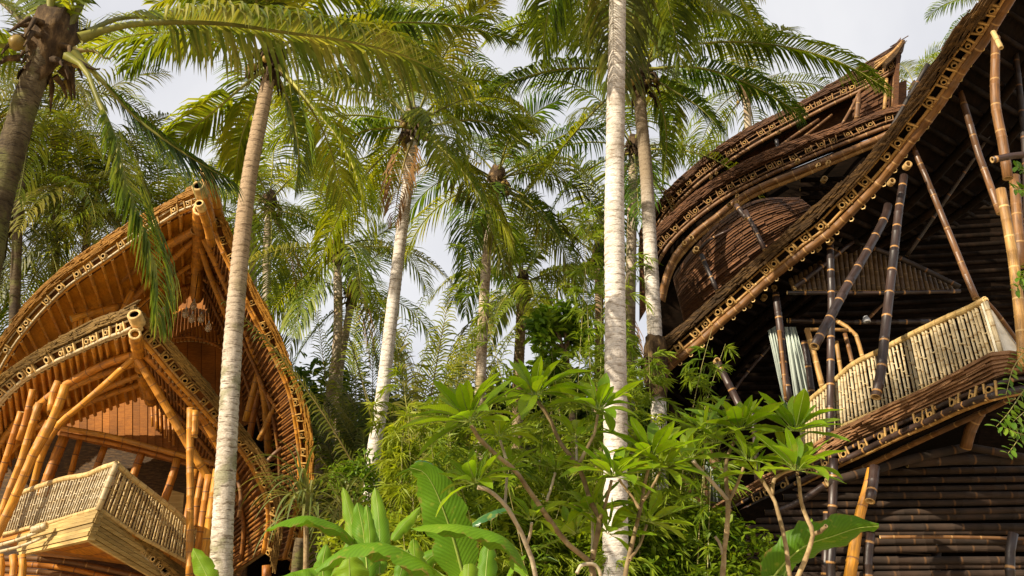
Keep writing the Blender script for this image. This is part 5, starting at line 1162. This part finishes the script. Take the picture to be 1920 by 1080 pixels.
frangipani('frangipani with two leaning stems in front of the dark house balcony', 6.0, bB, rB, 92, (1420, 1100))

# ------------------------------------------------------------------ banana plants
def bleaf(parent, px, Y0, Y1, w, fold=.5, m_=None, seed=0, tilt=0.0, wav=.05, roll=None):
    """broad leaf along its midrib; w = full width in metres; roll = vector the blade spreads along"""
    rnd = random.Random(seed); n = 22; w *= .88; c = PC(px, Y0, Y1, n)
    mb = MB(); prof = []
    for i in range(n):
        f = i / (n - 1); prof.append(max(0.0, math.sin(math.pi * min(1, (f ** .85 * .93 + .05))) ** .62) if f < .98 else .06)
    A = None; ph = [rnd.uniform(0, 6) for _ in range(4)]
    for i in range(n):
        T = (c[min(i+1, n-1)] - c[max(i-1, 0)]).normalized()
        S = Vector(roll) if roll else T.cross(Z)
        S = (S - T * S.dot(T))
        if S.length < .1: S = Vector((1, 0, 0))
        S.normalize(); Nn = S.cross(T)
        if Nn.z < 0 and not roll: Nn = -Nn
        if roll and Nn.y > 0: Nn = -Nn
        S2 = S * math.cos(tilt) + Nn * math.sin(tilt); N2 = Nn * math.cos(tilt) - S * math.sin(tilt)
        for j in range(-4, 5):
            a = abs(j) / 4; hw = w / 2 * prof[i] * (1 + (.06 * math.sin(i * 1.1 + ph[0]) - (.22 if (i * 7 + int(px[0][0]) + j) % 11 == 0 else 0)) * (a > .9))
            dn = fold * a * a * hw * 1.3 - fold * .35 * a * hw
            wv = wav * w * a * math.sin(i * .9 + ph[1] + (2 if j > 0 else 0)) + wav * .5 * w * a * math.sin(i * 2.3 + ph[2] + j)
            mb.v.append(c[i] + S2 * (hw * (1 if j > 0 else -1) * a) - N2 * dn + N2 * wv - Z * (a * a * hw * .15))
    for i in range(n - 1):
        for j in range(8):
            a = i * 9 + j; u0, u1 = abs(j - 4) / 4, abs(j - 3) / 4
            mb.face((a, a+1, a+10, a+9), [(u0, i/n), (u1, i/n), (u1, (i+1)/n), (u0, (i+1)/n)])
    lf = mb.build('leaf', m_ or LF_BANANA, parent)
    m2 = MB(); m2.tube([p - Z * .004 for p in c], [max(.003, w * .035 * (1 - i / n)) for i in range(n)], sides=6); m2.build('midrib', MIDRIB, lf)
    return lf
def banana(label, px, Y, leaves, h=2.0, group='banana plants'):
    c = P(px, 1075, Y); t = thing('banana_plant', label, 'plant', Vector((c.x, Y, 0)), group)
    mb = MB(); mb.tube([Vector((c.x, Y, z_)) for z_ in (-.05, .5, 1.0, 1.5, h)], [.13, .12, .10, .085, .06], sides=12); mb.build('stem', MIDRIB, t)
    for k, (p_, y0, y1, w, kw) in enumerate(leaves): bleaf(t, p_, y0, y1, w, seed=k + int(px), **kw)
    return t
RX = (1, 0, .05)
banana('banana plant at bottom left of centre with one leaf held out level to the left', 690, 7.4, [
 ([(672, 1020), (630, 985), (580, 968), (540, 974), (500, 993)], 7.3, 6.9, .26, dict(fold=.5)),
 ([(672, 1075), (664, 1010), (655, 960), (643, 914)], 7.6, 7.7, .17, dict(roll=RX)), ([(712, 1075), (712, 1010), (709, 960), (703, 914)], 7.5, 7.7, .20, dict(roll=RX)),
 ([(690, 1090), (686, 1040), (680, 990), (670, 942)], 7.2, 7.2, .26, dict(roll=RX)), ([(694, 1035), (693, 1000), (690, 970), (687, 946)], 7.0, 7.0, .11, dict(roll=RX)),
 ([(840, 1085), (790, 1052), (745, 1026), (700, 1018), (650, 1026), (590, 1068)], 6.4, 6.3, .33, dict(fold=.6, wav=.07)),
 ([(648, 1110), (655, 1085), (655, 1060), (654, 1038)], 6.8, 6.8, .32, dict(roll=RX)), ([(618, 1110), (640, 1060), (655, 1010)], 7.5, 7.6, .14, dict(roll=RX)),
 ([(600, 1062), (560, 1070), (525, 1082)], 6.8, 6.6, .22, dict(fold=.6)), ([(745, 1100), (755, 1060), (765, 1030)], 7, 7, .14, dict(roll=RX)), ([(610, 1110), (605, 1060), (612, 1020)], 7.6, 7.6, .2, dict(roll=RX))])
banana('banana plant with one large upright ribbed leaf left of the frangipani', 865, 7.0, [
 ([(872, 1090), (850, 1010), (835, 965), (815, 915), (795, 885), (768, 876)], 6.9, 6.6, .42, dict(roll=RX, fold=.25, wav=.03)), ([(990, 1080), (960, 1020), (905, 992), (850, 984), (800, 984), (771, 995)], 6.5, 6.4, .27, dict(fold=.6, wav=.07)),
 ([(735, 1012), (755, 985), (775, 965), (788, 950)], 7.2, 7.3, .12, dict(roll=RX)), ([(880, 985), (915, 962), (950, 952), (962, 960)], 7.6, 7.8, .26, dict(fold=.3, m_=LF_BANANA_B)), ([(812, 898), (795, 878), (778, 866)], 7.4, 7.4, .2, dict(roll=RX, m_=LF_BANANA_B)),
 ([(880, 1110), (878, 1070), (882, 1020)], 6.8, 6.9, .17, dict(roll=RX)), ([(910, 1110), (912, 1060), (918, 1010)], 7.2, 7.3, .2, dict(roll=RX)), ([(800, 1110), (780, 1060), (775, 1010)], 7.4, 7.4, .22, dict(roll=RX)), ([(940, 1110), (960, 1060), (985, 1040)], 7.6, 7.6, .22, dict(fold=.4)), ([(760, 1100), (800, 1050), (830, 1030)], 7.7, 7.7, .2, dict(roll=RX))])
banana('banana plant at lower right with one big leaf reaching right across the dark wall', 1450, 6.9, [
 ([(1440, 1095), (1475, 1050), (1515, 1020), (1560, 1005), (1605, 990), (1648, 985)], 6.9, 6.5, .33, dict(fold=.75, wav=.1, roll=(0, -.7, 1))), ([(1470, 1080), (1485, 1030), (1500, 1000), (1523, 974)], 7.1, 7.2, .14, dict(roll=(1, 0, .6), wav=.1)), ([(1440, 1100), (1500, 1082), (1550, 1090)], 6.6, 6.5, .2, dict(fold=.5))])
banana('single young banana leaf standing beside the mossy palm trunk at the bottom', 385, 9.6, [([(395, 1110), (388, 1080), (376, 1055), (362, 1028)], 9.6, 9.6, .27, dict(roll=(1, 0, .3)))], h=1.4)

# ------------------------------------------------------------------ pandanus with thin arching leaves
def strap_plant(label, px, py, Y, n, ln, seed, mleaf, hstem):
    rnd = random.Random(seed); c = P(px, py, Y); t = thing('screw_pine', label, 'plant', Vector((c.x, Y, 0)), 'strap-leaved plants')
    mb = MB(); mb.tube(crv([Vector((c.x - .2, Y, -.05)), Vector((c.x + .1, Y, c.z * .5)), c], 12), [.07 - .003 * i for i in range(12)], sides=8, cap=0); mb.build('stem', BARK_F, t)
    for k in range(n):
        az = rnd.uniform(-3.14, 3.14); el = R(rnd.uniform(5, 80)); l_ = ln * rnd.uniform(.7, 1.2)
        a = arc(c + Vector((rnd.uniform(-.1, .1), rnd.uniform(-.1, .1), rnd.uniform(-.35, .1))), az, el, l_, rnd.uniform(1.2, 2.2), rnd=rnd)
        S = Vector((math.cos(az), -math.sin(az), 0)); m2 = MB()
        for i in range(0, 18):
            w = .02 * min(1, (17 - i) / 7 + .05); m2.v += [a[i] - S * w, a[i] - Z * .006, a[i] + S * w]
        for i in range(17):
            b = i * 3; m2.face((b, b+1, b+4, b+3)); m2.face((b+1, b+2, b+5, b+4))
        m2.build('leaf', mleaf, t)
LF_STRAP = leaf_mat('strap_leaf', (0.05, 0.085, 0.02), (0.12, 0.15, 0.04), (0.32, 0.30, 0.12), trans=.3)
strap_plant('strap-leaved plant with arching thin leaves beside the curve of the golden house', 575, 930, 14, 70, 1.15, 1, LF_STRAP, 2)
strap_plant('second strap-leaved plant right behind the level banana leaf', 650, 960, 14.8, 60, 1.1, 2, LF_STRAP, 2)

# ------------------------------------------------------------------ broadleaf shrubs, twigs and far greenery
def leafcloud(mb, c, rad, n, L_, rnd, flat=.8):
    for k in range(n):
        while True:
            v = Vector((rnd.uniform(-1, 1), rnd.uniform(-1, 1), rnd.uniform(-1, 1)))
            if v.length < 1: break
        p = c + Vector((v.x * rad.x, v.y * rad.y, v.z * rad.z))
        d = Vector((rnd.uniform(-1, 1), rnd.uniform(-1, 1), rnd.uniform(-.9, .4))).normalized(); s = d.cross(Vector((rnd.uniform(-.6, .6), rnd.uniform(-.6, .6), 1))).normalized()
        ln = L_ * rnd.uniform(.6, 1.3); w = ln * .24; u = s.cross(d) * ln * .06
        b = len(mb.v); mb.v += [p, p + d * ln * .35 + s * w + u, p + d * ln * .35 - s * w + u, p + d * ln * .75 + s * w * .6, p + d * ln * .75 - s * w * .6, p + d * ln - Z * ln * .1]
        mb.face((b, b+1, b+3, b+5)); mb.face((b, b+5, b+4, b+2))
def shrub(name, label, px, py, Y, w, h, n, L_, seed, mleaf, cat='tree', group=None, trunk=True, lumps=9):
    rnd = random.Random(seed); c = P(px, py, Y); t = thing(name, label, cat, Vector((c.x, Y, 0)), group)
    if trunk:
        mb = MB(); mb.tube(crv([Vector((c.x, Y, -.05)), Vector((c.x + .15, Y, c.z * .5)), c], 14), [.13 - .007 * i for i in range(14)], sides=8); mb.build('trunk', TR_BROWN, t)
    mb = MB()
    for k in range(lumps):
        q = c + Vector((rnd.uniform(-1, 1) * w * .75, rnd.uniform(-1, 1) * w * .4, rnd.uniform(-1, 1) * h * .75)); s = rnd.uniform(.25, .5)
        if trunk:
            m3 = MB(); m3.tube(crv([c - Z * h * .5, c.lerp(q, .5) + Z * .1, q], 8), [.04 - .004 * i for i in range(8)], sides=5); m3.build('limb', TR_BROWN, t)
        leafcloud(mb, q, Vector((w * s, w * s * .7, h * s)), n // lumps, L_, rnd)
    mb.build('foliage', mleaf, t, kind='stuff', smooth=False)
    return t
shrub('broadleaf_tree', 'small broad-leaved tree with glossy leaves in the sky gap left of the white trunk', 1060, 625, 17, .75, 1.0, 1000, .26, 1, LF_SHRUB)
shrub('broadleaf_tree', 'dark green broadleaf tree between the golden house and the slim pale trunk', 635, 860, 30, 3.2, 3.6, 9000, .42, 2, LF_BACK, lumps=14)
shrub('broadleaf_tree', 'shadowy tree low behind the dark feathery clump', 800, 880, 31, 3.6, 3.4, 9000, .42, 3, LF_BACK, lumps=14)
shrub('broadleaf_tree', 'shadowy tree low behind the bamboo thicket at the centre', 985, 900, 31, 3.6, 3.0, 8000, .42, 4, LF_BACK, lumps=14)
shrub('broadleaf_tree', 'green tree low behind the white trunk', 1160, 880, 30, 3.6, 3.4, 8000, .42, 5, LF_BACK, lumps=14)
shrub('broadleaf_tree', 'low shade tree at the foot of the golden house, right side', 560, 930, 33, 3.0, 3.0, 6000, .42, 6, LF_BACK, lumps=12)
shrub('creeper_bush', 'yellow-green leafy creeper around the foot of the slim pale trunk', 675, 905, 15.2, .6, .8, 900, .12, 7, LF_SHRUB, cat='bush', trunk=False)
shrub('understory_bush', 'dense green undergrowth at the bottom centre behind the banana leaves', 860, 1050, 12.6, 1.9, 1.1, 9000, .14, 8, LF_BAMBOO, cat='bush', trunk=False, lumps=16)
shrub('understory_bush', 'bright undergrowth below the bamboo left of the second frangipani', 1280, 1065, 12, 1.5, .75, 7000, .13, 9, LF_BAMBOO, cat='bush', trunk=False, lumps=12)
# shrub twigs entering from the right frame edge
rnd = random.Random(5); c = P(1985, 800, 6.5)
t = thing('leafy_shrub', 'fresh green small-leaved shrub reaching in from the right frame edge', 'shrub', Vector((c.x, 6.5, 0)))
m0 = MB(); m0.tube(crv([Vector((c.x, 6.5, -.05)), Vector((c.x + .05, 6.5, c.z * .5)), P(1975, 700, 6.5), P(1960, 400, 6.5), P(1955, 290, 6.5)], 16), [.03 - .0013 * i for i in range(16)], sides=7); m0.build('stem', BARK_F, t)
def small_leaf_me():
    mb = MB(); b = [0, .6, .95, 1, .75, .05]
    for i in range(6):
        f = i / 5; w = .24 * b[i] + .004
        mb.v += [Vector((-w, f, abs(w) * .25 - f * f * .15)), Vector((0, f, -f * f * .15)), Vector((w, f, abs(w) * .25 - f * f * .15))]
    for i in range(5):
        q = i * 3; mb.face((q, q+1, q+4, q+3)); mb.face((q+1, q+2, q+5, q+4))
    return mb.mesh('leaf', [LF_SHRUB])
SLM = small_leaf_me()
for tw in ([(1975, 690), (1930, 720), (1890, 775), (1868, 800)], [(1970, 640), (1925, 660), (1900, 690), (1886, 740)], [(1975, 760), (1930, 790), (1905, 830), (1890, 850)], [(1960, 370), (1935, 330), (1905, 312)], [(1955, 400), (1930, 360), (1902, 355)], [(1975, 560), (1940, 530), (1910, 520)], [(1978, 720), (1935, 760), (1900, 790)], [(1970, 480), (1930, 500), (1905, 545)], [(1980, 800), (1925, 815), (1880, 800)]):
    q = PC(tw, 6.5, 6.3, 16); mb = MB(); mb.tube(q, [.008 - .0004 * i for i in range(16)], sides=5); mb.build('twig', CULM, t)
    for i in range(3, 16):
        for sg in (-1, 1):
            T = (q[min(15, i + 1)] - q[i - 1]).normalized(); y = (T * .5 + Vector((rnd.uniform(-.5, .5), rnd.uniform(-.5, .2), rnd.uniform(-.2, .2))) + T.cross(Vector((0, 1, 0))) * sg).normalized()
            nz_ = (Vector((rnd.uniform(-.4, .4), -.6, 1))); nz_ = (nz_ - y * nz_.dot(y)).normalized(); x = y.cross(nz_)
            inst('leaf', SLM, t, frame(q[i], x, y, nz_, rnd.uniform(.05, .085)))
# grey shingled outbuilding roof behind the banana plants
c = P(590, 1040, 24); t = thing('outbuilding', 'small outbuilding with pale grey shingled roof at the foot of the golden house', 'building', Vector((c.x, 24, 0)))
GREYS = wood_mat('grey_shingle', (.30, .28, .27), (.42, .40, .39), (.52, .50, .49), scale=(6, 6, 10))
rnd = random.Random(2)
for j in range(9):
    for i in range(10):
        x0 = 540 + i * 11 + (j % 2) * 5; y0 = 1012 + j * 11; yt = y0 + abs(x0 - 585) * .1
        a, b, d, e = P(x0, yt, 24.6 - j * .15), P(x0 + 10.4, yt, 24.6 - j * .15), P(x0 + 10.4, yt + 12, 24.35 - j * .15), P(x0, yt + 12, 24.35 - j * .15)
        mb = MB(); mb.prism([a, b], [e, d], Vector((0, .05, -.03))); mb.build('shingle', GREYS, t, smooth=False)
mb = MB(); mb.prism([P(530, 1010, 24.9), P(660, 1010, 24.9)], [P(530, 1180, 24.9), P(660, 1180, 24.9)], Vector((0, .2, 0))); mb.build('wall', GREYS, t, smooth=False)
# broken grey stump/post
pp = PC([(566, 1010), (560, 1045), (556, 1100)], 17.5, 17.5, 8)
mb = MB(); mb.tube(pp + [Vector((pp[-1].x, 17.5, 0))], .13, sides=12, cap=0); o = mb.build('tree_stump', TR_DARK); o['label'] = 'grey-brown bare stump standing left of the grey shingled roof'; o['category'] = 'stump'

# ------------------------------------------------------------------ ground
m, n, l = mat('bounce_sandy_soil'); tcx = n('ShaderNodeTexCoord'); a = n('ShaderNodeTexNoise', i_Scale=.7, i_Detail=8.0); l(tcx.outputs['Object'], a.inputs['Vector'])  # unseen ground, made pale and sandy so it bounces warm light upward
r = ramp(n, [(.35, (.34, .25, .14)), (.55, (.50, .38, .23)), (.75, (.26, .22, .10))]); l(a.outputs['Fac'], r.inputs[0]); bs = n('ShaderNodeBsdfPrincipled', i_Roughness=.95); l(r.outputs[0], bs.inputs['Base Color'])
l(bs.outputs[0], n('ShaderNodeOutputMaterial').inputs[0])
mb = MB(); G = 40
for i in range(G + 1):
    for j in range(G + 1):
        x = (i / G - .5) * 500; y = (j / G - .3) * 500; h = .12 * noise.noise(Vector((x * .2, y * .2, 0)))
        mb.v.append(Vector((x, y, h if math.hypot(x, y - 12) > 40 else 0)))
for i in range(G):
    for j in range(G):
        q = i * (G + 1) + j; mb.face((q, q + G + 1, q + G + 2, q + 1))
o = mb.build('ground', m); o['kind'] = 'structure'
